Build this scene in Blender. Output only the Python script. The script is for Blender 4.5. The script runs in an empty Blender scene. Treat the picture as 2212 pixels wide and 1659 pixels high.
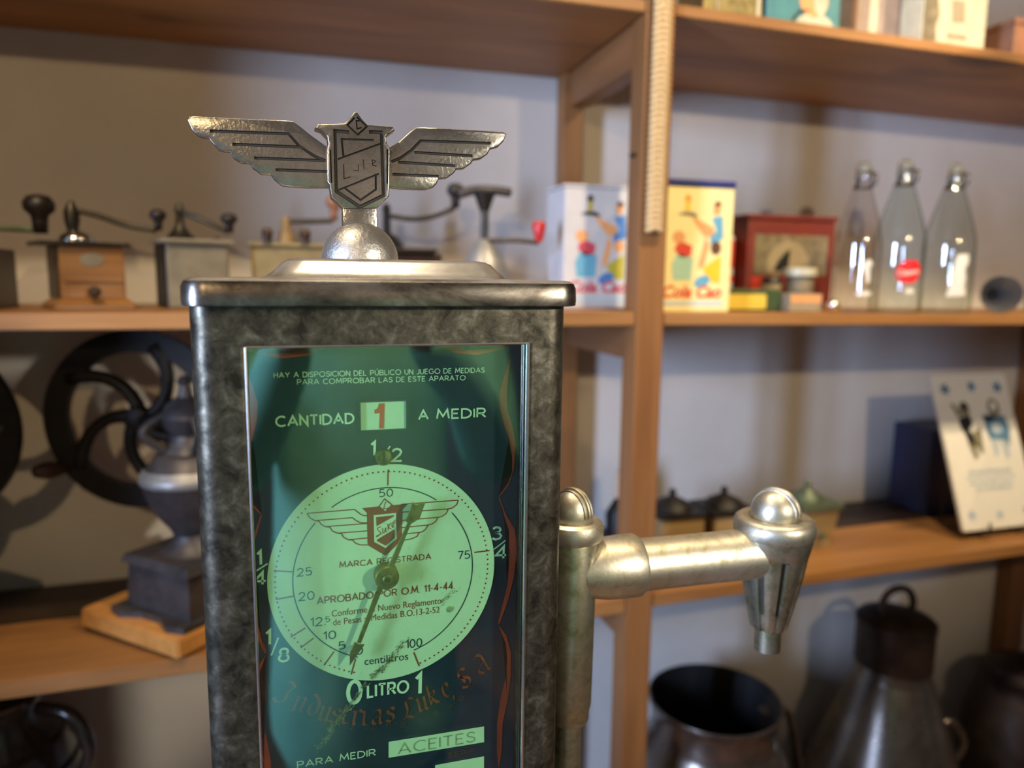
import bpy, bmesh, math, random
from mathutils import Vector, Matrix
random.seed(7)
S = bpy.context.scene
C = S.collection
pi = math.pi
sin, cos, rad = math.sin, math.cos, math.radians

# ------------------------------------------------------------------ camera
def camera():
    a, p, r = rad(16.7), rad(8.0), rad(.62)
    F = Vector((sin(a)*cos(p), cos(a)*cos(p), -sin(p)))
    r0 = Vector((cos(a), -sin(a), 0)); u0 = r0.cross(F)
    R = r0*cos(r) + u0*sin(r); U = u0*cos(r) - r0*sin(r)
    M = Matrix((R, U, -F)).transposed().to_4x4()
    M.translation = (0, 0, 1.45)
    cd = bpy.data.cameras.new('camera'); co = bpy.data.objects.new('camera', cd); C.objects.link(co)
    co.matrix_world = M
    cd.sensor_width = 36; cd.lens = 36*1600/2212; cd.clip_start = .02
    cd.dof.use_dof = True; cd.dof.focus_distance = .53; cd.dof.aperture_fstop = 3.4
    S.camera = co
camera()
# ------------------------------------------------------------------ light
S.view_settings.view_transform = 'Standard'; S.view_settings.look = 'None'
S.view_settings.gamma = 1; S.view_settings.exposure = 0.0
S.view_settings.use_curve_mapping = False
W = bpy.data.worlds.new('sky'); S.world = W; W.use_nodes = True
W.node_tree.nodes['Background'].inputs[0].default_value = (.45, .62, 1, 1)
W.node_tree.nodes['Background'].inputs[1].default_value = .35
def area(name, loc, to, size, size_y, power, col):
    l = bpy.data.lights.new(name, 'AREA'); l.shape = 'RECTANGLE'; l.size = size; l.size_y = size_y
    l.energy = power; l.color = col
    o = bpy.data.objects.new(name, l); C.objects.link(o); o.location = loc
    o.rotation_euler = (Vector(to)-Vector(loc)).to_track_quat('-Z', 'Y').to_euler()
def spot(name, loc, to, power, col=(1, .76, .46), ang=110, size=.03):
    l = bpy.data.lights.new(name, 'SPOT'); l.energy = power; l.color = col; l.spot_size = rad(ang); l.spot_blend = .6
    l.shadow_soft_size = size
    o = bpy.data.objects.new(name, l); C.objects.link(o); o.location = loc
    o.rotation_euler = (Vector(to)-Vector(loc)).to_track_quat('-Z', 'Y').to_euler()
area('window_daylight', (-2.28, -.55, 1.55), (.6, .35, 1.35), .42, 1.3, 260, (.50, .65, 1))
spot('ceiling_or_added_lamp', (1.05, -1.0, 2.15), (1.35, 1.3, 1.62), 62, ang=52)
spot('ceiling_or_added_lamp', (-.75, -1.25, 2.2), (-.15, 1.5, 1.72), 50, (1, .70, .36), 44)
spot('ceiling_or_added_lamp', (.15, .22, 2.6), (.13, -.2, 1.2), 215, ang=64)  # added spot, brightens the coat so its mirror image shows in the pane
spot('ceiling_or_added_lamp', (-.40, .45, 2.6), (-.3, 1.2, 1.1), 58, ang=80)
spot('ceiling_or_added_lamp', (.75, .42, 2.6), (.75, 1.2, 1.4), 72, ang=80)
spot('ceiling_or_added_lamp', (1.55, .5, 2.6), (1.45, 1.2, 1.2), 85, ang=80)
spot('ceiling_or_added_lamp', (.12, .80, 2.6), (.12, .56, 1.4), 42, (1, .82, .58), 34)
spot('display_lamp', (.92, -.62, 1.72), (.17, .5, 1.27), 92, (1, .90, .74), 26, .06)

# ------------------------------------------------------------------ materials
def new_mat(name):
    m = bpy.data.materials.new(name); m.use_nodes = True
    nt = m.node_tree; return m, nt, nt.nodes['Principled BSDF']
def nd(nt, t, **k):
    n = nt.nodes.new(t)
    for a, v in k.items(): setattr(n, a, v)
    return n
def c4(c): return (c[0], c[1], c[2], 1)
def s2l(r, g, b):
    f = lambda v: (v/255/12.92 if v/255 <= .04045 else ((v/255+.055)/1.055)**2.4)
    return (f(r), f(g), f(b))
def noise(nt, scale, detail=6, rough=.6, stretch=(1, 1, 1), vec='Object', dist=0):
    tc = nd(nt, 'ShaderNodeTexCoord'); mp = nd(nt, 'ShaderNodeMapping'); mp.inputs['Scale'].default_value = stretch
    nt.links.new(tc.outputs[vec], mp.inputs[0])
    n = nd(nt, 'ShaderNodeTexNoise'); n.inputs['Scale'].default_value = scale; n.inputs['Detail'].default_value = detail
    n.inputs['Roughness'].default_value = rough; n.inputs['Distortion'].default_value = dist
    nt.links.new(mp.outputs[0], n.inputs['Vector']); return n
def ramp(nt, src, stops):
    r = nd(nt, 'ShaderNodeValToRGB'); e = r.color_ramp.elements
    while len(e) < len(stops): e.new(.5)
    for i, (p, c) in enumerate(stops):
        e[i].position = p; e[i].color = c4(c if hasattr(c, '__len__') else (c, c, c))
    nt.links.new(src, r.inputs[0]); return r
def bump(nt, b, src, strength, dist):
    n = nd(nt, 'ShaderNodeBump'); n.inputs['Strength'].default_value = strength; n.inputs['Distance'].default_value = dist
    nt.links.new(src, n.inputs['Height']); nt.links.new(n.outputs[0], b.inputs['Normal'])
def mat(name, col, rough=.5, metal=0, var=0, scale=30, bmp=0, spec=None, coat=0):
    m, nt, b = new_mat(name)
    b.inputs['Base Color'].default_value = c4(col); b.inputs['Roughness'].default_value = rough; b.inputs['Metallic'].default_value = metal
    if spec is not None: b.inputs['Specular IOR Level'].default_value = spec
    b.inputs['Coat Weight'].default_value = coat
    n = noise(nt, scale)
    v = var or .06
    r = ramp(nt, n.outputs[0], [(.3, [x*(1-v) for x in col]), (.7, [min(1, x*(1+v)) for x in col])])
    nt.links.new(r.outputs[0], b.inputs['Base Color'])
    if bmp: bump(nt, b, n.outputs[0], bmp, .002)
    return m
def wood(name, c1, c2, axis='x', rough=.5, scale=9, knots=True):
    m, nt, b = new_mat(name)
    st = {'x': (.12, 1, 1), 'y': (1, .12, 1), 'z': (1, 1, .1)}[axis]
    n1 = noise(nt, scale, 5, .6, st, dist=.6); n2 = noise(nt, scale*7, 4, .6, tuple(s*(.5 if s < .5 else 1) for s in st))
    r1 = ramp(nt, n1.outputs[0], [(.30, c2), (.62, c1)]); r2 = ramp(nt, n2.outputs[0], [(.3, .72), (.65, 1.0)])
    mx = nd(nt, 'ShaderNodeMix', data_type='RGBA', blend_type='MULTIPLY'); mx.inputs[0].default_value = .8
    nt.links.new(r1.outputs[0], mx.inputs[6]); nt.links.new(r2.outputs[0], mx.inputs[7])
    out = mx.outputs[2]
    if knots:
        n3 = noise(nt, 5, 2, .4, tuple(.45 if s < .5 else 1 for s in st))
        r3 = ramp(nt, n3.outputs[0], [(.24, .35), (.31, 1)])
        m2 = nd(nt, 'ShaderNodeMix', data_type='RGBA', blend_type='MULTIPLY'); m2.inputs[0].default_value = 1
        nt.links.new(out, m2.inputs[6]); nt.links.new(r3.outputs[0], m2.inputs[7]); out = m2.outputs[2]
    nt.links.new(out, b.inputs['Base Color']); b.inputs['Roughness'].default_value = rough
    bump(nt, b, n2.outputs[0], .15, .001)
    return m
def patina(name, cols, scale, metal, r0, r1, bmp=.1, stretch=(1, 1, 1), pos=(.32, .5, .66), fine=0):
    m, nt, b = new_mat(name)
    n = noise(nt, scale, 9, .68, stretch, dist=.4)
    r = ramp(nt, n.outputs[0], list(zip(pos, cols))); nt.links.new(r.outputs[0], b.inputs['Base Color'])
    b.inputs['Metallic'].default_value = metal
    q = ramp(nt, n.outputs[0], [(.3, r0), (.7, r1)]); nt.links.new(q.outputs[0], b.inputs['Roughness'])
    if bmp:
        f = noise(nt, fine or scale*6, 4, .6, stretch); bump(nt, b, f.outputs[0], bmp, .0006)
    return m
def thin_glass(name, tint, edge, refl=.05, rough=.02, graze=.5):
    m = bpy.data.materials.new(name); m.use_nodes = True; nt = m.node_tree; nt.nodes.clear()
    out = nd(nt, 'ShaderNodeOutputMaterial'); mix = nd(nt, 'ShaderNodeMixShader')
    tr = nd(nt, 'ShaderNodeBsdfTransparent'); gl = nd(nt, 'ShaderNodeBsdfGlossy'); gl.inputs['Roughness'].default_value = rough
    lw = nd(nt, 'ShaderNodeLayerWeight'); lw.inputs[0].default_value = .5
    r = ramp(nt, lw.outputs['Facing'], [(.5, tint), (1.0, edge)]); f = ramp(nt, lw.outputs['Facing'], [(.45, refl), (.8, refl*2), (1, graze)])
    nt.links.new(r.outputs[0], tr.inputs[0]); nt.links.new(f.outputs[0], mix.inputs[0])
    nt.links.new(tr.outputs[0], mix.inputs[1]); nt.links.new(gl.outputs[0], mix.inputs[2]); nt.links.new(mix.outputs[0], out.inputs[0])
    return m

M = {}
M['wood'] = wood('pine_shelf', (.40, .195, .064), (.25, .108, .032))
M['wood_z'] = wood('pine_post', (.30, .135, .043), (.20, .08, .024), 'z', scale=12)
M['wood_y'] = wood('pine_rail', (.27, .12, .042), (.18, .075, .025), 'y')
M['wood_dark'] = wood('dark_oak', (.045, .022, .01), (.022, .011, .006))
M['wood_grind'] = wood('grinder_beech', (.32, .15, .042), (.21, .09, .024), 'x', .4, 25, False)
M['wood_walnut'] = wood('walnut', (.045, .020, .009), (.022, .010, .006), 'z', .4, 25, False)
M['wood_orange'] = wood('varnished_pine', (.62, .30, .08), (.46, .20, .05), 'x', .35, 18, False)
M['plaster'] = mat('white_plaster', (.64, .605, .55), .9, 0, .05, 6, .15)
M['ceiling'] = mat('ceiling_beams', (.20, .14, .09), .9)
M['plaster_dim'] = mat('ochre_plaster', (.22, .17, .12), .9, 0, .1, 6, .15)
M['floor'] = mat('terracotta_floor', (.16, .08, .05), .5, 0, .25, 5)
M['steel'] = patina('stained_steel', [(.018, .016, .011), (.072, .064, .045), (.20, .182, .145)], 85, .8, .46, .36, .10, pos=(.36, .54, .74), fine=700)
M['lid_lit_top'] = patina('brushed_lit_lid_top', [(.10, .085, .065), (.36, .33, .28), (.60, .57, .50)], 30, .78, .30, .22, .10, (.5, 1, 1), (.34, .50, .66), fine=500)
M['lid_shaded_band'] = patina('stained_shaded_lid_band', [(.030, .024, .018), (.13, .115, .095), (.34, .32, .28)], 34, .92, .34, .24, .08, (.5, .5, 1), (.36, .50, .70), fine=500)
M['lit_edge'] = mat('bright_lit_edge', (.75, .74, .70), .25, 1, .1, 300)
M['silver'] = patina('cast_aluminium', [(.20, .185, .16), (.30, .285, .25), (.42, .40, .365)], 40, .95, .30, .22, .35, fine=420)
M['silver_ball'] = patina('dimpled_aluminium', [(.34, .33, .30), (.44, .425, .39), (.54, .52, .49)], 60, .95, .46, .38, 1.0, fine=300)
M['silver_dark'] = mat('dark_groove_metal', (.045, .040, .032), .6, .6)  # dark tone set into grooves and slots
M['nickel'] = patina('worn_nickel', [(.30, .27, .17), (.48, .45, .36), (.58, .55, .47)], 70, .95, .50, .40, .18, fine=400)
M['nickel_green'] = patina('tarnished_nickel', [(.20, .20, .10), (.40, .38, .26), (.55, .52, .42)], 70, .95, .42, .32, .15)
M['brass'] = patina('aged_brass', [(.10, .065, .02), (.24, .16, .06), (.34, .24, .10)], 120, .8, .55, .45, .1)
M['navy'] = mat('navy_enamel', (.010, .016, .045), .35, 0, .25, 40)
M['cream'] = patina('cream_dial', [(.46, .42, .27), (.60, .61, .50), (.64, .65, .54)], 60, 0, .5, .5, 0, pos=(.20, .34, .7))
M['ink_white'] = mat('cream_lettering', (.64, .66, .56), .5)
M['ink_navy'] = mat('navy_ink', (.012, .025, .055), .5)
M['ink_red'] = mat('red_ink', (.27, .035, .02), .5)
M['red_band'] = mat('red_enamel', (.48, .035, .02), .4, 0, .2, 60)
M['red_faint'] = mat('worn_red_enamel', (.20, .035, .022), .5, 0, .45, 150)
M['faint'] = mat('faded_red_lettering', (.075, .032, .028), .6, 0, .4, 200)
M['grey_ink'] = mat('stamped_grey', (.28, .29, .19), .6, 0, .35, 150)
M['wear'] = mat('scratched_tan', (.24, .18, .09), .7, 0, .5, 200)
M['pane'] = thin_glass('green_window_glass', (.79, .96, .83), (.7, .9, .7), .14, .03)
M['iron'] = mat('black_cast_iron', (.008, .007, .006), .5, 0, .3, 30, .1, .3)
M['wood_black'] = mat('blackened_wood', (.011, .007, .004), .45, 0, .3, 30)
M['iron_grey'] = patina('grey_cast_iron', [(.035, .033, .036), (.07, .066, .07), (.10, .095, .10)], 20, .5, .5, .4, .1)
M['dark_metal'] = mat('dark_metal', (.05, .045, .035), .4, .8, .3, 50)
M['chrome'] = mat('bright_dome', (.75, .74, .72), .15, 1, .05, 30)
M['mill_grey'] = mat('grey_enamel', (.21, .19, .135), .45, 0, .2, 25)
M['mill_cream'] = mat('cream_enamel', (.24, .195, .095), .45, 0, .2, 30)
M['dome_grey'] = mat('dull_zinc', (.30, .30, .29), .45, .6, .2, 40)
M['red_knob'] = mat('red_knob', (.45, .02, .02), .35)
M['tin_white'] = mat('white_tinplate', (.50, .50, .51), .4)
M['tin_yellow'] = mat('pale_yellow_tinplate', (.82, .72, .34), .4, 0, .04)
M['navy_lid'] = mat('navy_tin_lid', (.02, .03, .16), .35)
M['p_red'] = mat('print_red', (.62, .06, .035), .45)
M['p_rose'] = mat('print_rose', (.50, .06, .09), .45)
M['p_orange'] = mat('print_orange', (.78, .30, .06), .45)
M['p_skin'] = mat('print_tan', (.68, .33, .13), .45)
M['p_brown'] = mat('print_brown', (.12, .05, .025), .45)
M['p_blue'] = mat('print_blue', (.12, .36, .50), .45)
M['p_mid'] = mat('print_mid_blue', (.06, .19, .45), .45)
M['p_mint'] = mat('print_mint', (.36, .58, .45), .45)
M['p_yellow'] = mat('print_yellow', (.80, .52, .03), .45)
M['p_olive'] = mat('print_olive', (.42, .36, .04), .45)
M['p_grey'] = mat('print_grey', (.22, .21, .14), .45)
M['p_paleblue'] = mat('print_pale_blue', (.42, .54, .62), .45)
M['p_black'] = mat('print_black', (.012, .013, .014), .4)
M['red_tin'] = mat('dark_red_tin', (.16, .025, .018), .45, 0, .2)
M['sepia'] = mat('sepia_print', (.17, .14, .085), .6, 0, .45, 40)
M['sepia_l'] = mat('pale_sepia_print', (.30, .25, .16), .6)
M['green_tin'] = mat('green_tin', (.045, .075, .03), .4)
M['yellow'] = mat('yellow_label', (.62, .47, .06), .45)
M['teal_tin'] = mat('teal_tin', (.07, .22, .23), .4, 0, .15)
M['gold_tin'] = mat('gold_green_tin', (.30, .24, .09), .4, .3, .5, 90)
M['cream_tin'] = mat('cream_tin', (.52, .50, .36), .4, 0, .15, 30)
M['taupe_tin'] = mat('taupe_tin', (.28, .22, .19), .4, 0, .2, 30)
M['brown_tin'] = mat('russet_tin', (.30, .14, .075), .45, 0, .2, 30)
M['bottle_c'] = thin_glass('clear_bottle_glass', (.97, .96, .96), (.52, .50, .49), .13)
M['bottle_g'] = thin_glass('green_bottle_glass', (.90, .95, .92), (.36, .46, .39), .13)
M['wire'] = mat('swing_wire', (.13, .12, .11), .35, 1)
M['porcelain'] = mat('grey_stopper', (.15, .16, .145), .4)
M['b_red'] = mat('red_bottle_label', (.72, .02, .03), .45)
M['b_white'] = mat('white_bottle_print', (.75, .75, .70), .5, 0, .15, 200)
M['zinc'] = mat('funnel_zinc', (.34, .34, .35), .4, .9, .15, 30)
M['can'] = patina('milk_can_tin', [(.12, .105, .09), (.22, .195, .17), (.30, .27, .24)], 8, .9, .34, .22, .05)
M['can_dark'] = mat('dark_can_lid', (.055, .040, .034), .45, .6, .35, 25)
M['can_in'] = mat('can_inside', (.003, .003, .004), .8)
M['strap'] = mat('braided_rope', (.56, .40, .20), .8, 0, .12, 120)
M['tile'] = mat('white_glazed_tile', (.80, .80, .76), .25, 0, .03)
M['t_blue'] = mat('tile_blue', (.10, .22, .36), .3, 0, .4, 90)
M['t_pale'] = mat('tile_pale_blue', (.45, .55, .66), .3, 0, .3, 120)
M['navy_box'] = mat('navy_box', (.008, .014, .06), .5)
M['jug'] = mat('brown_stoneware', (.035, .024, .016), .25, 0, .4, 20, 0, None, .5)
M['tan_box'] = wood('aged_tan_wood', (.34, .23, .09), (.20, .12, .045), 'x', .55, 20, False)
M['green_patina'] = mat('green_patina_metal', (.10, .13, .08), .5, .4, .4, 60)
M['pale'] = mat('pale_ceramic', (.62, .42, .28), .5)
M['jacket'] = mat('teal_coat', (.19, .47, .36), .8, 0, .15, 8, .2)
M['trousers'] = mat('dark_trousers', (.02, .022, .03), .8)
M['skin'] = mat('skin', (.52, .30, .21), .5)
M['hair'] = mat('brown_hair', (.03, .018, .01), .6)
M['table'] = wood('table_oak', (.16, .08, .035), (.09, .045, .02))

# ------------------------------------------------------------------ object helpers
def root_loc(o):
    while o.parent: o = o.parent
    return Vector(o.location)
def obj(name, bm, mats, parent=None, smooth=False, label=None):
    me = bpy.data.meshes.new(name); bm.to_mesh(me); bm.free()
    for m in (mats if isinstance(mats, (list, tuple)) else [mats]): me.materials.append(M[m] if isinstance(m, str) else m)
    o = bpy.data.objects.new(name, me); C.objects.link(o)
    if parent:
        o.parent = parent; me.transform(Matrix.Translation(-root_loc(parent)))
    if smooth:
        for p in me.polygons: p.use_smooth = True
        if smooth != 'all': me.set_sharp_from_angle(angle=rad(38))
    if label: o['label'] = label
    return o
def tag(o, label, cat, group=None):
    o['label'] = label; o['category'] = cat
    if group: o['group'] = group
    return o
def thing(name, label, cat, loc, group=None):
    o = bpy.data.objects.new(name, None); C.objects.link(o); o.location = loc; o.empty_display_size = .05
    return tag(o, label, cat, group)
def struct(o): o['kind'] = 'structure'; return o
def BM(): return bmesh.new()
def quad(bm, *vs): return bm.faces.new([bm.verts.new(v) for v in vs])
def box(bm, lo, hi, mi=0, bevel=0):
    x0, y0, z0 = lo; x1, y1, z1 = hi
    v = [bm.verts.new(p) for p in ((x0, y0, z0), (x1, y0, z0), (x1, y1, z0), (x0, y1, z0), (x0, y0, z1), (x1, y0, z1), (x1, y1, z1), (x0, y1, z1))]
    fs = [bm.faces.new([v[i] for i in f]) for f in ((3, 2, 1, 0), (4, 5, 6, 7), (0, 1, 5, 4), (1, 2, 6, 5), (2, 3, 7, 6), (3, 0, 4, 7))]
    for f in fs: f.material_index = mi
    if bevel:
        es = {e for f in fs for e in f.edges}
        r = bmesh.ops.bevel(bm, geom=list(es), offset=bevel, segments=2, affect='EDGES', profile=.6)
        for f in r['faces']: f.material_index = mi
    return bm
def hexa(bm, pts, mi=0):
    v = [bm.verts.new(p) for p in pts]
    for f in ((3, 2, 1, 0), (4, 5, 6, 7), (0, 1, 5, 4), (1, 2, 6, 5), (2, 3, 7, 6), (3, 0, 4, 7)):
        bm.faces.new([v[i] for i in f]).material_index = mi
    return bm
def rings(bm, rs, mi=0, cap0=True, cap1=True, closed=True):
    vs = [[bm.verts.new(p) for p in r] for r in rs]; n = len(vs[0])
    for a, b in zip(vs, vs[1:]):
        for i in range(n if closed else n-1):
            bm.faces.new((a[i], a[(i+1) % n], b[(i+1) % n], b[i])).material_index = mi
    if cap0: bm.faces.new(vs[0][::-1]).material_index = mi
    if cap1: bm.faces.new(vs[-1]).material_index = mi
    return bm
def frame_of(d):
    d = Vector(d).normalized(); up = Vector((0, 0, 1)) if abs(d.z) < .9 else Vector((0, 1, 0))
    a = up.cross(d).normalized(); return d, a, d.cross(a)
def lathe(bm, prof, origin, axis=(0, 0, 1), n=40, mi=0, rfun=None, caps=(True, True)):
    d, a, b = frame_of(axis); o = Vector(origin); rs = []
    for r, h in prof:
        rs.append([o + d*h + (a*cos(t) + b*sin(t))*(max(r, 1e-5)*(rfun(t, h) if rfun else 1)) for t in (2*pi*i/n for i in range(n))])
    return rings(bm, rs, mi, *caps)
def tube(bm, pts, r, n=10, mi=0):
    pts = [Vector(p) for p in pts]; rs = []
    rr = r if hasattr(r, '__len__') else [r]*len(pts)
    pa = None
    for i, p in enumerate(pts):
        d = (pts[min(i+1, len(pts)-1)] - pts[max(i-1, 0)]).normalized()
        if pa is None: _, a, b = frame_of(d)
        else:
            a = (pa - d*pa.dot(d)).normalized(); b = d.cross(a)
        pa = a
        rs.append([p + (a*cos(t) + b*sin(t))*rr[i] for t in (2*pi*k/n for k in range(n))])
    return rings(bm, rs, mi)
def sphere(bm, c, r, mi=0, n=28, sc=(1, 1, 1), z0=-1):
    prof = []
    k = 14
    for i in range(k+1):
        t = math.asin(max(-1, z0)) + (pi/2 - math.asin(max(-1, z0)))*i/k
        prof.append((r*cos(t), r*sin(t)))
    m = len(bm.verts); lathe(bm, prof, (0, 0, 0), n=n, mi=mi); bm.verts.ensure_lookup_table()
    for v in list(bm.verts)[m:]: v.co = Vector((v.co.x*sc[0]+c[0], v.co.y*sc[1]+c[1], v.co.z*sc[2]+c[2]))
    return bm
def smoothpts(pts, n=6):
    P = [Vector(p) for p in pts]; out = []
    for i in range(len(P)-1):
        p0, p1, p2, p3 = P[max(i-1, 0)], P[i], P[i+1], P[min(i+2, len(P)-1)]
        for k in range(n):
            t = k/n; out.append(.5*((2*p1) + (p2-p0)*t + (2*p0-5*p1+4*p2-p3)*t*t + (3*p1-p0-3*p2+p3)*t**3))
    return out + [P[-1]]
def area2(p): return sum(p[i][0]*p[(i+1) % len(p)][1] - p[(i+1) % len(p)][0]*p[i][1] for i in range(len(p)))
def inset(p, d):
    if area2(p) < 0: p = p[::-1]
    n = len(p); out = []
    for i in range(n):
        a, b, c = Vector(p[i-1]), Vector(p[i]), Vector(p[(i+1) % n])
        u = (b-a).normalized(); v = (c-b).normalized(); nu = Vector((-u.y, u.x)); nv = Vector((-v.y, v.x))
        m = nu+nv; l = m.length_squared
        m = nu if l < .05 else m*(2/l)
        if m.length > 2: m = m.normalized()*2
        out.append(tuple(b + m*d))
    return out
class Pl:
    """a vertical plane facing the camera side; millimetres right and up from its origin"""
    def __init__(s, o, y, tilt=None): s.o = Vector(o); s.y = y
    def __call__(s, p, dy=0): return Vector((s.o.x + p[0]/1000, s.y + dy, s.o.z + p[1]/1000))
def flat(bm, pl, poly, dy=0, mi=0):
    if area2(poly) < 0: poly = poly[::-1]
    f = bm.faces.new([bm.verts.new(pl(p, dy)) for p in poly]); f.material_index = mi; return f
def ribbon2d(pts, w, closed=False):
    P = [Vector((p[0], p[1])) for p in pts]; L = []; R = []; n = len(P)
    for i, p in enumerate(P):
        a = P[i-1] if (i or closed) else None; c = P[(i+1) % n] if (i < n-1 or closed) else None
        u = (p-a).normalized() if a is not None else (c-p).normalized(); v = (c-p).normalized() if c is not None else u
        nu = Vector((-u.y, u.x)); nv = Vector((-v.y, v.x)); m = nu+nv
        m = nu if m.length_squared < .2 else m*(2/m.length_squared)
        ww = (w[i] if hasattr(w, '__len__') else w)/2
        L.append(p+m*ww); R.append(p-m*ww)
    return L, R
def ribbon(bm, pl, pts, w, dy=0, mi=0, closed=False):
    L, R = ribbon2d(pts, w, closed); n = len(L)
    for i in range(n if closed else n-1):
        j = (i+1) % n
        f = bm.faces.new([bm.verts.new(pl(q, dy)) for q in (R[i], R[j], L[j], L[i])]); f.material_index = mi
def nib(bm, pl, pts, w, ang, dy=0, mi=0):
    nv = Vector((cos(ang), sin(ang)))*w/2; t = Vector((-nv.y, nv.x)).normalized()*w*.1
    for a, b in zip(pts, pts[1:]):
        a = Vector(a); b = Vector(b)
        q = [a-nv, b-nv, b+nv, a+nv]
        if abs(area2(q)) < w*w*.15: q = [a-t, b-t, b+t, a+t]
        flat(bm, pl, [tuple(v) for v in q], dy, mi)
def slab(bm, pl, poly, dy0, dy1, bev=0, mi=0):
    """solid with the outline poly, front at dy0 (towards the viewer), back at dy1, rounded front and back rims"""
    if area2(poly) < 0: poly = poly[::-1]
    rs = []
    if bev:
        for k in (0, 30, 60, 90): rs.append([pl(p, dy0 + bev*(1-sin(rad(k)))/1000) for p in inset(poly, bev*(1-cos(rad(90-k))) if k else bev)])
        rs[0] = [pl(p, dy0) for p in inset(poly, bev)]
        rs = [[pl(p, dy0 + bev*(1-cos(rad(k)))/1000) for p in inset(poly, bev*(1-sin(rad(k))))] for k in (0, 30, 60, 90)]
        rs.append([pl(p, dy1 - bev/1000) for p in poly]); rs.append([pl(p, dy1) for p in inset(poly, bev)])
    else: rs = [[pl(p, dy0) for p in poly], [pl(p, dy1) for p in poly]]
    return rings(bm, [r[::-1] for r in rs], mi)
SF = {}
def _arc(cx, cy, rx, ry, a0, a1, n=14): return [(cx+rx*cos(rad(a0+(a1-a0)*i/n)), cy+ry*sin(rad(a0+(a1-a0)*i/n))) for i in range(n+1)]
SF.update({'A': [[(0, 0), (.4, 1), (.8, 0)], [(.14, .33), (.66, .33)]], 'B': [[(0, 0), (0, 1), (.38, 1), (.53, .92), (.57, .76), (.52, .6), (.38, .53), (0, .53)], [(.38, .53), (.57, .44), (.63, .27), (.56, .08), (.4, 0), (0, 0)]], 'C': [_arc(.46, .5, .46, .5, 48, 312)], 'D': [[(0, 0), (0, 1), (.3, 1), (.53, .9), (.68, .68), (.7, .5), (.68, .32), (.53, .1), (.3, 0), (0, 0)]], 'E': [[(.5, 1), (0, 1), (0, 0), (.5, 0)], [(0, .53), (.42, .53)]],
 'G': [_arc(.46, .5, .46, .5, 48, 330) + [(.86, .45), (.52, .45)]], 'H': [[(0, 0), (0, 1)], [(.62, 0), (.62, 1)], [(0, .52), (.62, .52)]], 'I': [[(0, 0), (0, 1)]], 'J': [[(.4, 1), (.4, .25), (.32, .07), (.17, 0), (0, .08)]], 'L': [[(0, 1), (0, 0), (.48, 0)]], 'M': [[(0, 0), (.12, 1), (.45, .25), (.78, 1), (.9, 0)]], 'N': [[(0, 0), (0, 1), (.62, 0), (.62, 1)]], 'O': [_arc(.47, .5, .47, .5, 0, 360, 24)],
 'P': [[(0, 0), (0, 1), (.38, 1), (.54, .92), (.6, .73), (.54, .54), (.38, .46), (0, .46)]], 'R': [[(0, 0), (0, 1), (.38, 1), (.54, .92), (.6, .73), (.54, .54), (.38, .46), (0, .46)], [(.3, .46), (.64, 0)]], 'S': [[(.56, .82), (.46, .95), (.3, 1), (.14, .96), (.04, .84), (.05, .68), (.18, .57), (.42, .46), (.56, .33), (.56, .16), (.44, .04), (.28, 0), (.1, .05), (0, .18)]], 'T': [[(0, 1), (.64, 1)], [(.32, 1), (.32, 0)]], 'U': [[(0, 1), (0, .3), (.09, .08), (.31, 0), (.53, .08), (.62, .3), (.62, 1)]],
 'V': [[(0, 1), (.38, 0), (.76, 1)]], 'Y': [[(0, 1), (.35, .46), (.7, 1)], [(.35, .46), (.35, 0)]], 'Z': [[(0, 1), (.58, 1), (0, 0), (.6, 0)]], '0': [_arc(.3, .5, .3, .5, 0, 360, 24)], '1': [[(0, .78), (.24, 1), (.24, 0)]], '2': [[(.01, .76), (.08, .92), (.28, 1), (.48, .92), (.55, .73), (.46, .5), (0, 0), (.58, 0)]], '3': [[(.02, .88), (.2, 1), (.42, .94), (.5, .77), (.4, .59), (.18, .54)], [(.18, .54), (.44, .47), (.55, .27), (.45, .06), (.2, 0), (0, .11)]],
 '4': [[(.42, 0), (.42, 1), (0, .28), (.58, .28)]], '5': [[(.5, 1), (.08, 1), (.03, .54), (.25, .62), (.47, .55), (.56, .32), (.46, .08), (.22, 0), (0, .1)]], '7': [[(0, 1), (.56, 1), (.2, 0)]], '8': [_arc(.28, .76, .23, .24, -90, 270, 18), _arc(.28, .27, .28, .27, 90, 450, 20)], '-': [[(0, .45), (.28, .45)]], '.': [[(0, 0), (.0, .13)]], '°': [_arc(.12, .86, .12, .13, 0, 360, 12)], 'Ú': None})
SF['Ú'] = SF['U'] + [[(.3, 1.15), (.44, 1.32)]]
def caps(bm, pl, s, a, b, cap, dy=0, mi=0, wt=.17, gap=.24):
    x = 0; L = []
    for ch in s:
        if ch == ' ': x += .5; continue
        L.append((x, SF[ch])); x += max(p[0] for st in SF[ch] for p in st) + gap
    W_ = max(.05, x - gap) if len(s) > 1 or s != 'I' else .05
    a = Vector(a); b = Vector(b); u = (b-a)/W_; n = Vector((-(b-a).y, (b-a).x)).normalized()*cap
    w = cap*wt
    for x, g in L:
        for st in g:
            pts = [a + u*(x+p[0]) + n*p[1] for p in st]
            d0 = (pts[0]-pts[1]).normalized()*w*.35; d1 = (pts[-1]-pts[-2]).normalized()*w*.35
            cl = (pts[0]-pts[-1]).length < w*.2
            if cl: ribbon(bm, pl, [tuple(p) for p in pts[:-1]], w, dy, mi, True)
            else:
                if len(pts) == 2 and (pts[0]-pts[1]).length < w*1.2: pass
                ribbon(bm, pl, [tuple(p) for p in pts], w, dy, mi)
_tc = {}
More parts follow.
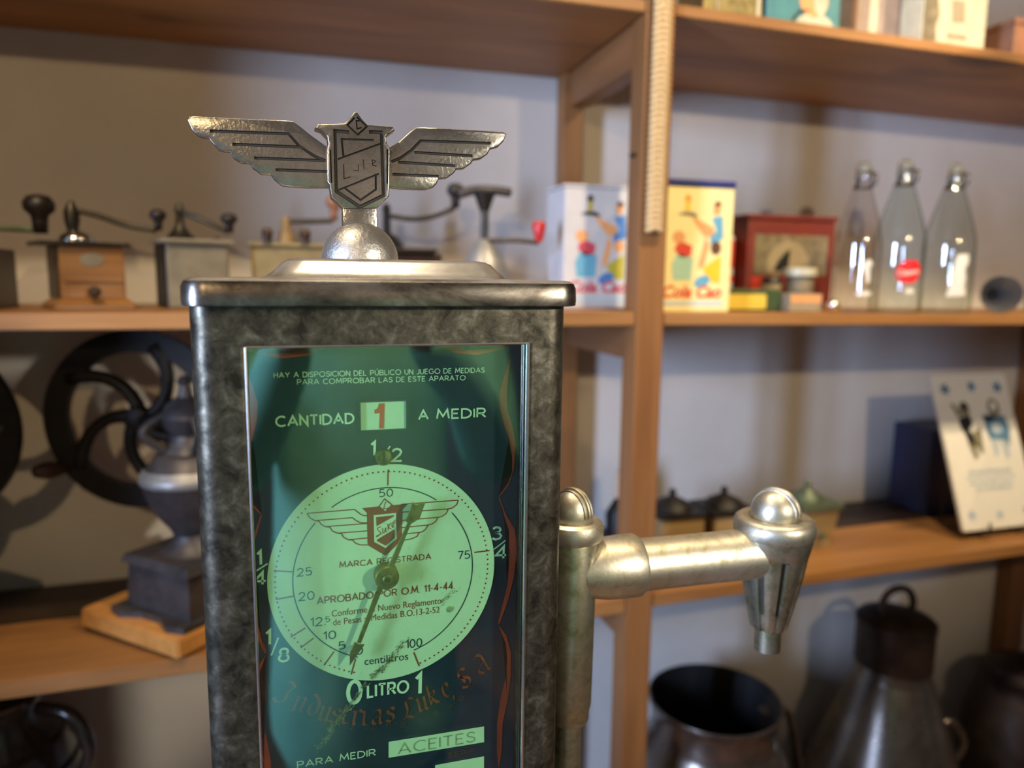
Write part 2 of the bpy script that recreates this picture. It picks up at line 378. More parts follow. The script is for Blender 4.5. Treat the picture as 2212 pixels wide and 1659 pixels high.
def glyphs(s, bold=0, shear=0):
    k = (s, bold, shear)
    if k not in _tc:
        cu = bpy.data.curves.new('t', 'FONT'); cu.body = s; cu.size = 1; cu.offset = bold; cu.resolution_u = 4; cu.shear = shear
        o = bpy.data.objects.new('t', cu); me = bpy.data.meshes.new_from_object(o)
        _tc[k] = ([tuple(v.co[:2]) for v in me.vertices], [tuple(p.vertices) for p in me.polygons])
        bpy.data.objects.remove(o); bpy.data.meshes.remove(me); bpy.data.curves.remove(cu)
    return _tc[k]
def text(bm, pl, s, a, b, cap, dy=0, mi=0, bold=.012, shear=0):
    V, F = glyphs(s, bold, shear); H, _ = glyphs('H', bold)
    ch = max(v[1] for v in H) - min(v[1] for v in H); x0 = min(v[0] for v in V); x1 = max(v[0] for v in V)
    a = Vector(a); b = Vector(b); u = (b-a)/(x1-x0); n = Vector((-(b-a).y, (b-a).x)).normalized()*(cap/ch)
    vs = [bm.verts.new(pl(a + u*(v[0]-x0) + n*v[1], dy)) for v in V]
    for f in F:
        try: bm.faces.new([vs[i] for i in f]).material_index = mi
        except ValueError: pass
def ell(cx, cy, rx, ry, n=24, rot=0):
    return [(cx + rx*cos(t)*cos(rot) - ry*sin(t)*sin(rot), cy + rx*cos(t)*sin(rot) + ry*sin(t)*cos(rot)) for t in (2*pi*i/n for i in range(n))]
def rrect(x0, y0, x1, y1, r, n=6):
    out = []
    for cx, cy, a0 in ((x1-r, y0+r, -90), (x1-r, y1-r, 0), (x0+r, y1-r, 90), (x0+r, y0+r, 180)):
        for i in range(n+1):
            a = rad(a0 + 90*i/n); out.append((cx + r*cos(a), cy + r*sin(a)))
    return out
def copy_tree(o, parent=None):
    c = o.copy(); C.objects.link(c)
    if parent: c.parent = parent
    for ch in list(o.children): copy_tree(ch, c)
    return c

# ------------------------------------------------------------------ room
WY = 1.55
def room():
    X0, X1, Y0, Z1 = -2.2, 3.4, -2.6, 2.75
    b = BM(); box(b, (X0-.1, Y0-.1, -.1), (X1+.1, WY+.1, 0)); struct(obj('floor', b, 'floor'))
    b = BM(); box(b, (X0-.1, Y0-.1, Z1), (X1+.1, WY+.1, Z1+.1)); struct(obj('ceiling', b, 'ceiling'))
    b = BM(); box(b, (X0-.1, WY, 0), (X1+.1, WY+.1, Z1)); struct(obj('wall_back', b, 'plaster'))
    b = BM(); box(b, (X0-.1, Y0-.1, 0), (X1+.1, Y0, Z1)); struct(obj('wall_rear', b, 'plaster_dim'))
    b = BM(); box(b, (X1, Y0, 0), (X1+.1, WY, Z1)); struct(obj('wall_right', b, 'plaster_dim'))
    b = BM(); y0, y1, z0, z1 = -.80, -.30, .9, 2.2
    box(b, (X0-.1, Y0, 0), (X0, y0, Z1)); box(b, (X0-.1, y1, 0), (X0, WY, Z1)); box(b, (X0-.1, y0, 0), (X0, y1, z0)); box(b, (X0-.1, y0, z1), (X0, y1, Z1))
    struct(obj('wall_left', b, 'plaster_dim'))
    b = BM(); t = .05
    box(b, (X0-.07, y0, z0), (X0-.02, y0+t, z1)); box(b, (X0-.07, y1-t, z0), (X0-.02, y1, z1)); box(b, (X0-.07, y0+t, z0), (X0-.02, y1-t, z0+t)); box(b, (X0-.07, y0+t, z1-t), (X0-.02, y1-t, z1))
    box(b, (X0-.07, (y0+y1)/2-.03, z0+t), (X0-.02, (y0+y1)/2+.03, z1-t))
    struct(obj('window_1', b, 'wood_dark'))
room()

# ------------------------------------------------------------------ shelving unit
def zlow(x, y):
    f = .8747 + (x+.4)*.010 if x < .6 else .887 + (x-.6)*.012
    return f - (y-1.15)*.032
def ztop(x): return 1.3985 if x < .6 else 1.3955 - (x-.62)*.006
def zup(x, y): return 1.8785 - max(0, x-.62)*.012 - (y-1.15)*.016      # underside of the upper boards
def shelving():
    t = thing('shelving_unit', 'wooden pine shelving unit standing along the white plaster wall', 'shelves', (.59, 1.15, 0))
    def board(x0, x1, zf, th, top, y0=1.15, y1=WY-.006, m='wood', name='shelf_board'):
        b = BM(); pts = []
        for k in (0, 1):
            for x, y in ((x0, y0), (x1, y0), (x1, y1), (x0, y1)):
                z = zf(x, y); pts.append((x, y, (z-th if top else z) if k == 0 else (z if top else z+th)))
        hexa(b, pts); bmesh.ops.bevel(b, geom=b.edges[:], offset=.002, segments=2, affect='EDGES'); obj(name, b, m, t)
    board(-1.3, .5625, zup, .02, False); board(.6165, 2.35, zup, .019, False)
    board(-1.3, .5625, lambda x, y: ztop(x), .0235, True); board(.6165, 2.35, lambda x, y: ztop(x), .0205, True)
    board(-1.3, .5625, zlow, .027, True, y1=1.37); board(.6165, 2.35, zlow, .024, True, y1=1.37)
    board(-1.3, .5625, zlow, .027, True, y0=1.371, m='wood_dark', name='rear_strip'); board(.6165, 2.35, zlow, .024, True, y0=1.371, m='wood_dark', name='rear_strip')  # darker strip along the back of the lower shelf
    for px0 in (.5635, 1.93):
        b = BM(); box(b, (px0, 1.148, 0), (px0+.052, 1.199, 2.3), 0, .003); obj('post', b, 'wood_z', t)
        b = BM(); box(b, (px0-.008, 1.499, 0), (px0+.036 if px0 < 1 else px0+.06, WY-.006, 2.3), 0, .003); obj('post', b, 'wood_z', t)
        for z1, h in ((1.892, .086), (ztop(px0)-.004, .081), (.874, .082)):
            b = BM(); box(b, (px0+.004, 1.2, z1-h), (px0+.045, 1.498, z1), 0, .002); obj('side_rail', b, 'wood_y', t)
    # nail holding the braid, and a small dark bolt in the side of the post
    b = BM(); lathe(b, [(.004, 0), (.004, .008), (.002, .010)], (.5635, 1.175, 1.66), (-1, 0, 0), 12); obj('bolt', b, 'dark_metal', t, True)
shelving()
def light_blocker():  # unseen cabinet, added to block window light from the wall's left part
    t = thing('light_blocker', 'unseen tall dark oak block added to keep window light off the wall', 'light_blocker', (-1.45, .75, 0))
    b = BM(); box(b, (-1.80, .26, 0), (-1.30, 1.10, 2.3), 0, .004); obj('carcass', b, 'table', t)
    for y0 in (.28, .685):
        b = BM(); box(b, (-1.299, y0, .08), (-1.28, y0+.395, 2.24), 0, .003); d = obj('door', b, 'table', t)
        b = BM(); lathe(b, [(.005, 0), (.012, .015), (.009, .024)], (-1.2799, y0+(.32 if y0 < .5 else .035), 1.05), (1, 0, 0), 16); obj('knob', b, 'brass', d, True)
light_blocker()
def strap():
    b = BM(); n = 42; zt, zb = 1.935, 1.531
    for k in range(n):                       # plaited strands crossing over each other
        z = zt + (zb-zt)*(k+.5)/n; x = .5875 - (zt-z)*.004
        for sgn in (-1, 1):
            p = smoothpts([(x - sgn*.0165, 1.138, z-.003), (x - sgn*.006, 1.1345, z+.001), (x + sgn*.004, 1.1355, z+.0055)], 4)
            tube(b, p, [.0038 + .0018*sin(pi*i/(len(p)-1)) for i in range(len(p))], 8)
    box(b, (.574, 1.138, zb), (.601, 1.146, zt), 0, .002)
    tag(obj('braided_strap', b, 'strap', None, 'all'), 'pale braided rope strap hanging down the front of the shelf post', 'strap')
strap()

# ------------------------------------------------------------------ oil dispenser
YF = .47                                   # front face
D0 = Vector((.0558, .492, 1.2489))         # the dial's origin on the face plate
def dispenser():
    t = thing('oil_dispenser', 'old steel oil dispenser with green glass dial and winged emblem on top', 'oil dispenser', (.0615, .57, .78))
    x0, x1, yb, r = -.058, .1812, .675, .014
    oL, oR, oT, oB = -.0264, .152, 1.4082, 1.0
    # body: sheet steel wrapped round, with an opening in front
    path = [(oL, YF+.0215), (oL, YF+.0025), (oL-.0008, YF+.0008), (oL-.0025, YF), (oL-.0035, YF), (x0+r+.001, YF)]
    path += [(x0+r - r*sin(rad(a)), YF+r - r*cos(rad(a))) for a in range(0, 91, 15)]
    path += [(x0+r - r*cos(rad(a)), yb-r + r*sin(rad(a))) for a in range(0, 91, 15)]
    path += [(x1-r + r*sin(rad(a)), yb-r + r*cos(rad(a))) for a in range(0, 91, 15)]
    path += [(x1-r + r*cos(rad(a)), YF+r - r*sin(rad(a))) for a in range(0, 91, 15)]
    path += [(x1-r-.001, YF), (oR+.0035, YF), (oR+.0025, YF), (oR+.0008, YF+.0008), (oR, YF+.0025), (oR, YF+.0215)]
    b = BM()
    rings(b, [[(x, y, z) for x, y in path] for z in (oB, oT)], 0, False, False, False)
    flat_path = path[4:-4]                   # above and below the opening the sheet runs straight across the front
    for z0, z1 in ((.80, oB), (oT, 1.437)):
        rings(b, [[(x, y, z) for x, y in flat_path] for z in (z0, z1)], 0, False, False, True)
    for ze in (oB, oT): quad(b, (oL-.0035, YF, ze), (oR+.0035, YF, ze), (oR, YF+.0215, ze), (oL, YF+.0215, ze))
    rr = rrect(x0, YF, x1, yb, r)
    b.faces.new([b.verts.new((x, y, 1.4365)) for x, y in rr]); b.faces.new([b.verts.new((x, y, .801)) for x, y in rr])
    bmesh.ops.remove_doubles(b, verts=b.verts, dist=1e-5); bmesh.ops.recalc_face_normals(b, faces=b.faces)
    body = obj('body', b, 'steel', t, True)
    b = BM(); rings(b, [[(x, y, z) for x, y in rrect(x0-o, YF-o, x1+o, yb+o, .014)] for o, z in ((.02, .78), (.02, .792), (.006, .802), (.0005, .806))]); obj('foot', b, 'steel', t, True)
    b = BM(); e = .0014  # light caught on the cut sheet edge, put into a brighter bead
    tube(b, [(oR, YF+.0004, oB), (oR, YF+.0004, oT)], e, 8); tube(b, [(oL, YF+.0004, oB), (oL, YF+.0004, oT)], e*.7, 8)
    tube(b, [(oL, YF+.0004, oT), (oR, YF+.0004, oT)], e*.6, 8); tube(b, [(oL, YF+.0004, oB), (oR, YF+.0004, oB)], e*.6, 8)
    obj('edge_glint_bead', b, 'lit_edge', t, True, 'bright bead imitating light caught along the window edge')
    # lid
    L = [(.0, 1.4328), (-.0018, 1.4334), (-.0022, 1.4365), (-.0018, 1.4445), (-.0004, 1.4478), (.0024, 1.4493), (.006, 1.4498)]
    lx0, lx1, ly0, ly1 = -.0592, .1842, .4612, .684
    b = BM(); rs = [[(x, y, z) for x, y in rrect(lx0+o, ly0+o, lx1-o, ly1-o, max(.004, .0135-o))] for o, z in L]
    px0, px1, py0, py1 = -.0185, .1545, .497, .650
    q = [(0, 1.4500), (.004, 1.4508), (.010, 1.4556), (.0145, 1.4604), (.018, 1.4622), (.023, 1.4630)]
    rs += [[(x, y, z) for x, y in rrect(px0+o, py0+o, px1-o, py1-o, .018-o*.3)] for o, z in q]
    rings(b, rs, 0, False, True); bmesh.ops.recalc_face_normals(b, faces=b.faces)
    for f in b.faces: f.material_index = 1 if f.calc_center_median().z < 1.4470 else 0  # overhead light put into the colour: top faces brighter, stained front band darker
    obj('lid', b, ['lid_lit_top', 'lid_shaded_band'], t, True, 'stepped steel lid, its top coloured as if lit from above')
    # emblem
    em = Pl((.0517, 0, 1.45), .567)
    wing_l = [(-18.9, 92.2), (-22.8, 93.9), (-26.7, 96.3), (-33.7, 101.0), (-40.7, 106.4), (-45.7, 109.9), (-53.4, 109.8), (-85.8, 109.0), (-110.0, 108.6), (-113.8, 107.9), (-114.9, 105.8), (-112.2, 99.1), (-108.8, 95.6), (-105.2, 94.6), (-101.6, 94.8), (-100.5, 92.4), (-95.8, 87.0), (-92.2, 86.2), (-88.2, 86.2), (-86.2, 81.9), (-81.4, 79.2), (-75.5, 79.2), (-74.0, 76.1), (-68.5, 72.1), (-61.9, 72.2), (-59.8, 69.1), (-54.8, 65.0), (-49.6, 64.3), (-36.7, 64.2), (-19.5, 65.0)]
    wing_r = [(18.6, 66.7), (22.7, 66.9), (31.1, 66.3), (49.5, 66.6), (54.6, 68.3), (57.4, 71.2), (59.2, 74.8), (65.4, 75.7), (70.5, 79.5), (72.7, 82.6), (78.5, 83.3), (83.7, 87.1), (86.2, 90.3), (91.8, 91.3), (97.0, 95.1), (99.2, 99.1), (105.1, 100.8), (109.6, 105.3), (112.1, 111.0), (109.5, 112.3), (88.7, 112.3), (59.7, 112.0), (42.0, 111.3), (37.1, 107.6), (28.7, 99.7), (23.1, 96.0), (18.9, 94.4)]
    shield = [(-30.9, 105.4), (-28.8, 107.8), (-10.2, 109.6), (-7.4, 112.6), (-3.2, 118.0), (-1.1, 118.1), (2.3, 113.3), (6.0, 109.8), (24.0, 109.8), (25.8, 107.4), (21.0, 104.0), (19.2, 102.2), (19.9, 97.4), (22.3, 94.1), (21.6, 68.4), (21.0, 60.0), (12.1, 51.2), (-12.4, 50.3), (-20.5, 57.6), (-21.5, 66.4), (-23.0, 68.4), (-22.7, 92.1), (-21.7, 94.6), (-22.3, 99.6), (-26.5, 104.0)]
    gl = [[(-100.8, 99.3), (-48.6, 100.7), (-41.7, 92.8), (-30.9, 86.2), (-23.7, 83.7)], [(-86.5, 91.4), (-40.5, 92.2)], [(-72.5, 82.9), (-24.4, 83.7)], [(-58.3, 75.6), (-23.2, 76.1)]]
    gr = [[(99.4, 103.3), (45.5, 101.8), (38.4, 94.4), (29.9, 88.3), (23.6, 85.5)], [(85.1, 93.1), (40.5, 93.2)], [(71.5, 85.1), (28.5, 85.5)], [(58.9, 76.7), (24.2, 76.5)]]
    gs = [([(-6.9, 103.8), (-16.8, 103.9), (-16.8, 61.9), (-.3, 48.6+3), (16.9, 60.5), (16.1, 105.1), (7.0, 104.9)], 2.6), ([(10.4, 99.2), (-12.4, 98.5), (-11.3, 86.4)], 1.5), ([(-15.5, 84.4), (15.3, 97.1)], 1.3), ([(-16.0, 62.6), (13.6, 75.7)], 1.3), ([(11.4, 75.6), (11.3, 64.5), (.2, 56.5), (-11.1, 64.6)], 1.5), ([(-3.0, 114.0), (-8.1, 108.5), (-1.0, 102.3), (5.6, 108.5), (-1.4, 114.6)], 1.3), ([(-22.0+1.6, 90.8), (-20.2, 67.8)], 1.0), ([(20.0, 93.4), (19.7, 69.1)], 1.0),
          ([(-11.4, 81.3), (-11.3, 71.0), (-6.8, 72.6)], .6), ([(-4.6, 77.5), (-1.1, 77.0), (-.9, 81.5)], .5), ([(2.5, 85.4), (3.1, 78.6)], .5), ([(9.4, 82.4), (11.6, 84.6), (9.0, 85.4), (9.2, 81.6), (12.2, 81.1)], .5), ([(.5, 112.0), (-1.9, 112.0), (-1.3, 106.3), (1.8, 107.5)], .9)]
    E = None
    def carve(name, poly, dyf, dyb, bev, grooves, depth, par):
        b = BM(); slab(b, em, poly, dyf, dyb, bev); bmesh.ops.recalc_face_normals(b, faces=b.faces)
        o = obj(name, b, ['silver', 'silver_dark'], None)
        c = BM()
        for g, w in grooves:
            Lh, Rh = ribbon2d(g, w); Lb, Rb = ribbon2d(g, w*.45)
            ring = [tuple(p) for p in Rh] + [tuple(p) for p in Lh[::-1]]; ringb = [tuple(p) for p in Rb] + [tuple(p) for p in Lb[::-1]]
            rings(c, [[em(p, dyf-.002) for p in ring], [em(p, dyf-.00001) for p in ring], [em(p, dyf+depth) for p in ringb]], 1)
        bmesh.ops.recalc_face_normals(c, faces=c.faces)
        cu = obj('cutter', c, ['silver', 'silver_dark'])
        md = o.modifiers.new('b', 'BOOLEAN'); md.operation = 'DIFFERENCE'; md.solver = 'EXACT'; md.use_self = True; md.object = cu
        bpy.context.view_layer.update(); dg = bpy.context.evaluated_depsgraph_get()
        me = bpy.data.meshes.new_from_object(o.evaluated_get(dg)); o.modifiers.clear(); o.data = me
        bpy.data.objects.remove(cu)
        o.parent = par; me.transform(Matrix.Translation(-root_loc(par)))
        for p in me.polygons: p.use_smooth = True
        me.set_sharp_from_angle(angle=rad(32))
        return o
    b = BM(); box(b, (.0517-.0128, .5645, 1.478), (.0517+.0122, .5765, 1.502), 0, .002)
    stem = obj('emblem_stem', b, 'silver', t, True)
    carve('emblem_shield', shield, -.0048, .011, 1.0, gs, .0014, t)
    carve('emblem_wing', wing_l, 0, .0075, 1.1, [(g, 2.1) for g in gl], .0012, t)
    carve('emblem_wing', wing_r, 0, .0075, 1.1, [(g, 2.1) for g in gr], .0012, t)
    b = BM(); sphere(b, (.0517, .572, 1.4632), .0283, z0=-.15, n=44); obj('emblem_ball', b, 'silver_ball', t, 'all')
    # face plate
    P = Pl(D0, .492)
    b = BM(); box(b, (oL-.004, .4922, oB-.004), (oR+.004, .495, oT+.004)); plate = obj('face_plate', b, 'navy', t)
    red = [[(90.5, 147.8), (89.2, 136.7), (87.7, 122.1), (88.6, 110.8), (92.9, 96.9), (94.8, 85.3), (93.8, 68.0), (90.3, 56.6), (83.9, 48.7), (82.8, 49.0), (89.7, 57.8), (92.6, 65.8), (92.5, 76.2), (90.0, 90.2), (86.4, 99.5), (83.4, 111.0), (82.7, 122.3), (85.5, 133.4)],
           [(83.4, 48.4), (87.6, 35.7), (94.9, 23.2), (96.2, 14.7), (96.5, 4.9), (94.7, -13.0), (90.7, -29.6), (84.2, -47.8), (83.0, -47.1), (86.5, -32.8), (89.9, -18.6), (91.0, -.6), (90.7, 22.4), (87.0, 33.4), (82.8, 47.2)],
           [(83.6, -48.6), (89.7, -57.8), (92.9, -70.7), (93.1, -89.5), (90.9, -108.2), (87.3, -126.7), (86.7, -149.8), (84.6, -162.4), (83.0, -149.1), (83.0, -126.0), (85.3, -107.3), (88.9, -92.7), (90.5, -76.6), (89.2, -63.9), (86.1, -56.1)],
           [(37.9, 157.7), (50.4, 151.8), (66.0, 149.9), (81.9, 152.9), (91.0, 156.1), (83.0, 155.3), (75.0, 154.2), (61.5, 153.5), (45.0, 157.8)]]
    def band(p):
        b = BM(); flat(b, P, p, -.0003); bmesh.ops.triangulate(b, faces=b.faces); obj('red_border', b, 'red_band', plate)
    for p in red: band(p)
    mir = [[(5.6-x, z) for x, z in p] for p in red]
    for p in mir:
        p = [(max(x, -86), z) for x, z in p]
        band(p)
    # dial
    cx, cz, R = 2.2, -.7, 77.6
    b = BM(); slab(b, P, ell(cx, cz, R, R, 128), -.0006, .0002); dial = obj('dial', b, 'cream', t)
    b = BM(); box(b, (D0.x-.0129, .4916, D0.z+.1010), (D0.x+.0172, .4921, D0.z+.1201))
    num = obj('quantity_plate', b, 'cream', t)
    b = BM(); flat(b, P, [(-.6, 118.7), (3.0, 118.7), (2.3, 101.6), (-.8, 101.6), (-.3, 112.2), (-3.6, 111.8), (-3.8, 114.3), (-1.7, 115.5)], -.0007); obj('lettering', b, 'p_red', num)
    b = BM()
    for z0, z1, xa, xb in ((118.9+1.2, 121.4, -14.2, 18.4), (99.7, 101.0, -14.2, 18.4)): slab(b, P, [(xa, z0), (xb, z0), (xb, z1), (xa, z1)], -.0022, .0001)
    for xa, xb in ((-14.2, -12.9), (17.2, 18.4)): slab(b, P, [(xa, 101.0), (xb, 101.0), (xb, 120.1), (xa, 120.1)], -.0022, .0001)
    obj('quantity_frame', b, 'navy', num)
    tw = [('HAY A DISPOSICION DEL PÚBLICO UN JUEGO DE MEDIDAS', (-66.7, 137.7), (71.7, 137.7), 3.2, .016), ('PARA COMPROBAR LAS DE ESTE APARATO', (-52.5, 132.9), (58.2, 132.7), 3.2, .016), ('CANTIDAD', (-66.3, 106.1), (-17.5, 106.2), 6.3, .016), ('A', (26.0, 106.6), (32.2, 106.6), 6.1, .016), ('MEDIR', (38.4, 106.6), (72.7, 106.3), 6.1, .016),
          ('1', (-6.4, 83.5), (-4.2, 83.4), 9.3, .01), ('2', (7.8, 78.7), (14.0, 78.6), 8.4, .012), ('1', (-80.9, 14.5), (-78.8, 14.5), 9.2, .01), ('4', (-83.5, .9), (-76.4, .6), 8.5, .01), ('1', (-77.6, -41.5), (-75.2, -41.6), 9.8, .012), ('8', (-69.8, -54.8), (-63.7, -55.2), 9.1, .012), ('3', (78.3, 16.8), (84.8, 16.6), 9.1, .01), ('4', (80.8, 2.2), (88.8, 1.9), 9.0, .01),
          ('0', (-25.0, -92.4), (-16.4, -92.6), 16.0, .014), ('LITRO', (-11.3, -89.9), (16.9, -90.3), 8.6, .02), ('1', (22.4, -92.7), (25.4, -92.8), 14.6, .01), ('PARA MEDIR', (-60.0, -134.6), (-6.8, -134.8), 4.7, .01)]
    for s, p, q, c, bo in tw:
        b = BM(); caps(b, P, s, p, q, c, -.0003, 0, .15 if c < 4 else .19 if bo > .015 else .17); obj('lettering', b, 'ink_white', plate)
    for p in ([(6.4, 89.2), (3.6, 85.4)], [(-82.5, 10.1), (-74.6, 14.7)], [(-69.6, -37.6), (-74.5, -49.6)], [(88.8, 15.8), (79.5, 9.5)]): b = BM(); ribbon(b, P, p, 1.0, -.0003); obj('fraction_bar', b, 'ink_white', plate)
    # blackletter maker's name on an arc, written with a broad nib
    G = {'I': [[(-.05, 1.45), (.3, 1.5), (.62, 1.25), (.45, 1.05)], [(.62, 1.25), (.38, .8), (.42, .35), (.15, .02), (-.22, .12), (-.2, .3)]], 'n': [[(0, .92), (.14, .82), (.14, .08), (.26, .0)], [(.14, .7), (.42, .98), (.58, .85), (.58, .1), (.72, .02)]], 'd': [[(.05, 1.4), (.5, 1.05), (.62, .5), (.55, .15), (.32, 0), (.1, .18), (.1, .7), (.4, .95)]],
         'u': [[(0, .95), (.13, .85), (.13, .15), (.3, 0), (.55, .25)], [(.48, .95), (.56, .85), (.56, .1), (.7, .02)]], 's': [[(.58, .82), (.38, 1), (.14, .82), (.22, .6), (.48, .45), (.5, .2), (.3, 0), (.02, .14)]], 't': [[(.2, 1.25), (.24, .9), (.24, .15), (.4, 0), (.6, .1)], [(.02, .88), (.5, .95)]], 'r': [[(0, .92), (.15, .82), (.15, .1), (.28, 0)], [(.15, .7), (.42, 1), (.56, .86)]],
         'i': [[(0, .92), (.15, .82), (.15, .1), (.3, 0)], [(.12, 1.2), (.2, 1.32)]], 'a': [[(.08, .82), (.35, 1), (.55, .85), (.55, .1), (.7, .02)], [(.55, .58), (.15, .42), (.1, .15), (.3, 0), (.55, .22)]], 'L': [[(.45, 1.45), (.2, 1.25), (.27, .6), (.1, .15), (-.08, .05)], [(-.05, .12), (.3, .15), (.58, .0), (.78, .16)], [(.2, 1.25), (.48, 1.45), (.7, 1.3)]],
         'k': [[(.14, 1.45), (.14, .03)], [(.14, .7), (.45, 1.0), (.5, .75), (.2, .55), (.52, .1), (.7, .06)]], 'e': [[(.15, .48), (.5, .72), (.4, .98), (.14, .8), (.1, .25), (.3, 0), (.58, .2)]], ',': [[(.02, .12), (.06, -.08), (-.05, -.3)]], '.': [[(.02, .02), (.06, .12)]], 'S': [[(.62, 1.25), (.4, 1.45), (.08, 1.2), (.2, .85), (.6, .6), (.62, .25), (.3, 0), (-.05, .2)], [(.15, 1.0), (.3, .4)]], 'A': [[(.1, 1.2), (.4, 1.42), (.68, 1.15), (.66, .12), (.82, .02)], [(.66, .75), (.12, .5), (.06, .2), (.3, 0), (.66, .3)]]}
    seq = 'IndustriasLuke,S.A.'
    bl = [(-65.7, -78.2), (-57.7, -87.0), (-48.3, -91.5), (-41.0, -96.9), (-33.6, -99.9), (-27.1, -101.6), (-19.0, -103.6), (-12.4, -105.0), (-5.6, -105.7), (4.3, -105.5), (16.8, -102.9), (26.5, -101.1), (34.6, -97.5), (44.5, -93.2), (51.0, -92.5), (57.5, -86.0), (64.8, -86.5), (69.4, -77.1), (77.8, -76.9)]
    b = BM()
    for ch, (x, z) in zip(seq, bl):
        th = math.atan2(x-cx, (95 + 20)) * .95; xh = 10.8 if ch not in '.,' else 8
        if ch in '.,': x, z = x-1, z-1
        off = Vector((-.32, -.5 if ch.islower() else -.72))
        for st in G[ch]:
            pts = []
            for u, v in smoothpts([(p[0], p[1], 0) for p in st], 3) and [(q.x, q.y) for q in smoothpts([(p[0], p[1], 0) for p in st], 3)]:
                uu, vv = (u+off.x)*xh, (v+off.y)*xh; pts.append((x + uu*cos(th) - vv*sin(th), z + uu*sin(th) + vv*cos(th)))
            nib(b, P, pts, 2.3, rad(38)+th, -.00035)
    obj('maker_lettering', b, 'red_faint', plate)
    b = BM()
    for ch, (x, z), an in zip('BILBAO', [(13.2, -114.9), (20.7, -114.4), (27.6, -112.7), (37.5, -110.1), (48.6, -106.3), (56.3, -101.1)], (4, 8, 12, 18, 24, 30)):
        u = Vector((cos(rad(an)), sin(rad(an))))*1.7; caps(b, P, ch, Vector((x, z-1.5))-u*(.1 if ch == 'I' else 1), Vector((x, z-1.5))+u*(.1 if ch == 'I' else 1), 3.2, -.0003)
    obj('faded_lettering', b, 'faint', plate); b = BM()
    s = 'GORDONIZ 28 D°'
    for k, ch in enumerate(s):
        if ch == ' ': continue
        a = rad(-32 + 33*k/(len(s)-1)); c = Vector((cx+4 + 118*sin(a), 2.5 - 118*cos(a))); u = Vector((cos(a), sin(a)))*1.4
        caps(b, P, ch, c-u*(.1 if ch == 'I' else .4 if ch == '°' else 1), c+u*(.1 if ch == 'I' else .4 if ch == '°' else 1), 3.0, -.0003)
    obj('faded_lettering', b, 'faint', plate); b = BM(); caps(b, P, 'SERIE', (45.5, -146.5), (66.4, -147.0), 3.6, -.0003)
    obj('faded_lettering', b, 'faint', plate)
    b = BM(); flat(b, P, [(2.7, -126.3), (73.0, -126.6), (73.1, -139.3), (2.5, -138.6)], -.0003); flat(b, P, [(36.2, -150.8), (73.1, -150.7), (73.2, -169.9), (36.1, -168.6)], -.0003)
    lb = obj('name_strip', b, 'cream', plate)
    b = BM(); caps(b, P, 'ACEITES', (9.5, -137.0), (65.9, -137.2), 7.8, -.0005, 0, .12); obj('lettering', b, 'grey_ink', lb)
    # dial print
    dz = -.0008
    tn = [('50', (-1.3, 54.6), (7.5, 54.4), 5.1), ('25', (-56.1, 4.1), (-46.9, 4.1), 5.3), ('20', (-55.6, -13.1), (-45.8, -13.1), 5.6), ('12.', (-48.6, -32.2), (-39.2, -32.3), 5.7), ('5', (-38.7, -30.4), (-35.8, -30.3), 3.6), ('10', (-40.3, -42.9), (-32.3, -42.8), 5.5), ('5', (-30.3, -51.3), (-26.3, -51.3), 5.3), ('0', (-18.7, -56.7), (-14.6, -56.7), 5.6), ('100', (15.8, -56.8), (26.8, -56.8), 5.8), ('75', (53.0, 4.9), (61.6, 4.8), 5.6), ('centilitros', (-13.3, -65.3), (17.1, -65.6), 5.5)]
    b = BM()
    for s, p, q, c in tn:
        if s[0] == 'c': text(b, P, s, p, q, c, dz, 0, .0)
        else: caps(b, P, s, p, q, c, dz, 0, .14)
    def arc(a0, a1, r=61.4, w=.75):
        n = 30; ribbon(b, P, [(cx + r*cos(rad(a0+(a1-a0)*i/n)), cz + r*sin(rad(a0+(a1-a0)*i/n))) for i in range(n+1)], w, dz)
    arc(54.5, 125); arc(40.8, -72); arc(138.5, 251)
    obj('navy_markings', b, 'ink_navy', dial)
    b = BM()
    for s, p, q, c in [('MARCA REGISTRADA', (-28.6, 7.2), (33.6, 7.1), 3.8), ('APROBADO POR O.M. 11-4-44', (-43.8, -17.0), (49.3, -16.6), 4.6), ('Conforme al Nuevo Reglamento', (-34.6, -27.1), (41.0, -26.6), 4.6), ('de Pesas y Medidas B.O.13-2-52', (-33.9, -33.5), (39.8, -33.2), 4.6)]: (caps(b, P, s, p, q, c, dz, 0, .17) if s.isupper() else text(b, P, s, p, q, c, dz, 0, .0))
    N = 114; a0, a1 = -90-18.2, -90-341
    for k in range(N+1):
        a = rad(a0+(a1-a0)*k/N); flat(b, P, ell(cx + 72.6*cos(a), cz + 72.6*sin(a), .68, .68, 8), dz)
    tk = [(4.8, 73.2), (4.4, 62.1), (64.9, 8.8), (76.2, 9.1), (-71.1, 9.6), (-59.1, 7.6), (-70.4, -10.4), (-59.1, -9.5), (-61.7, -38.1), (-52.0, -32.8), (-55.5, -46.6), (-46.7, -40.7), (-40.5, -61.4), (-33.6, -52.3), (-22.5, -70.9), (-19.3, -59.6), (25.0, -71.7), (21.1, -60.6)]
    for p, q in zip(tk[::2], tk[1::2]): ribbon(b, P, [p, q], 1.0, dz)
    w = .8
    def sp(l): return [(q.x, q.y) for q in smoothpts([(p[0], p[1], 0) for p in l], 3)]
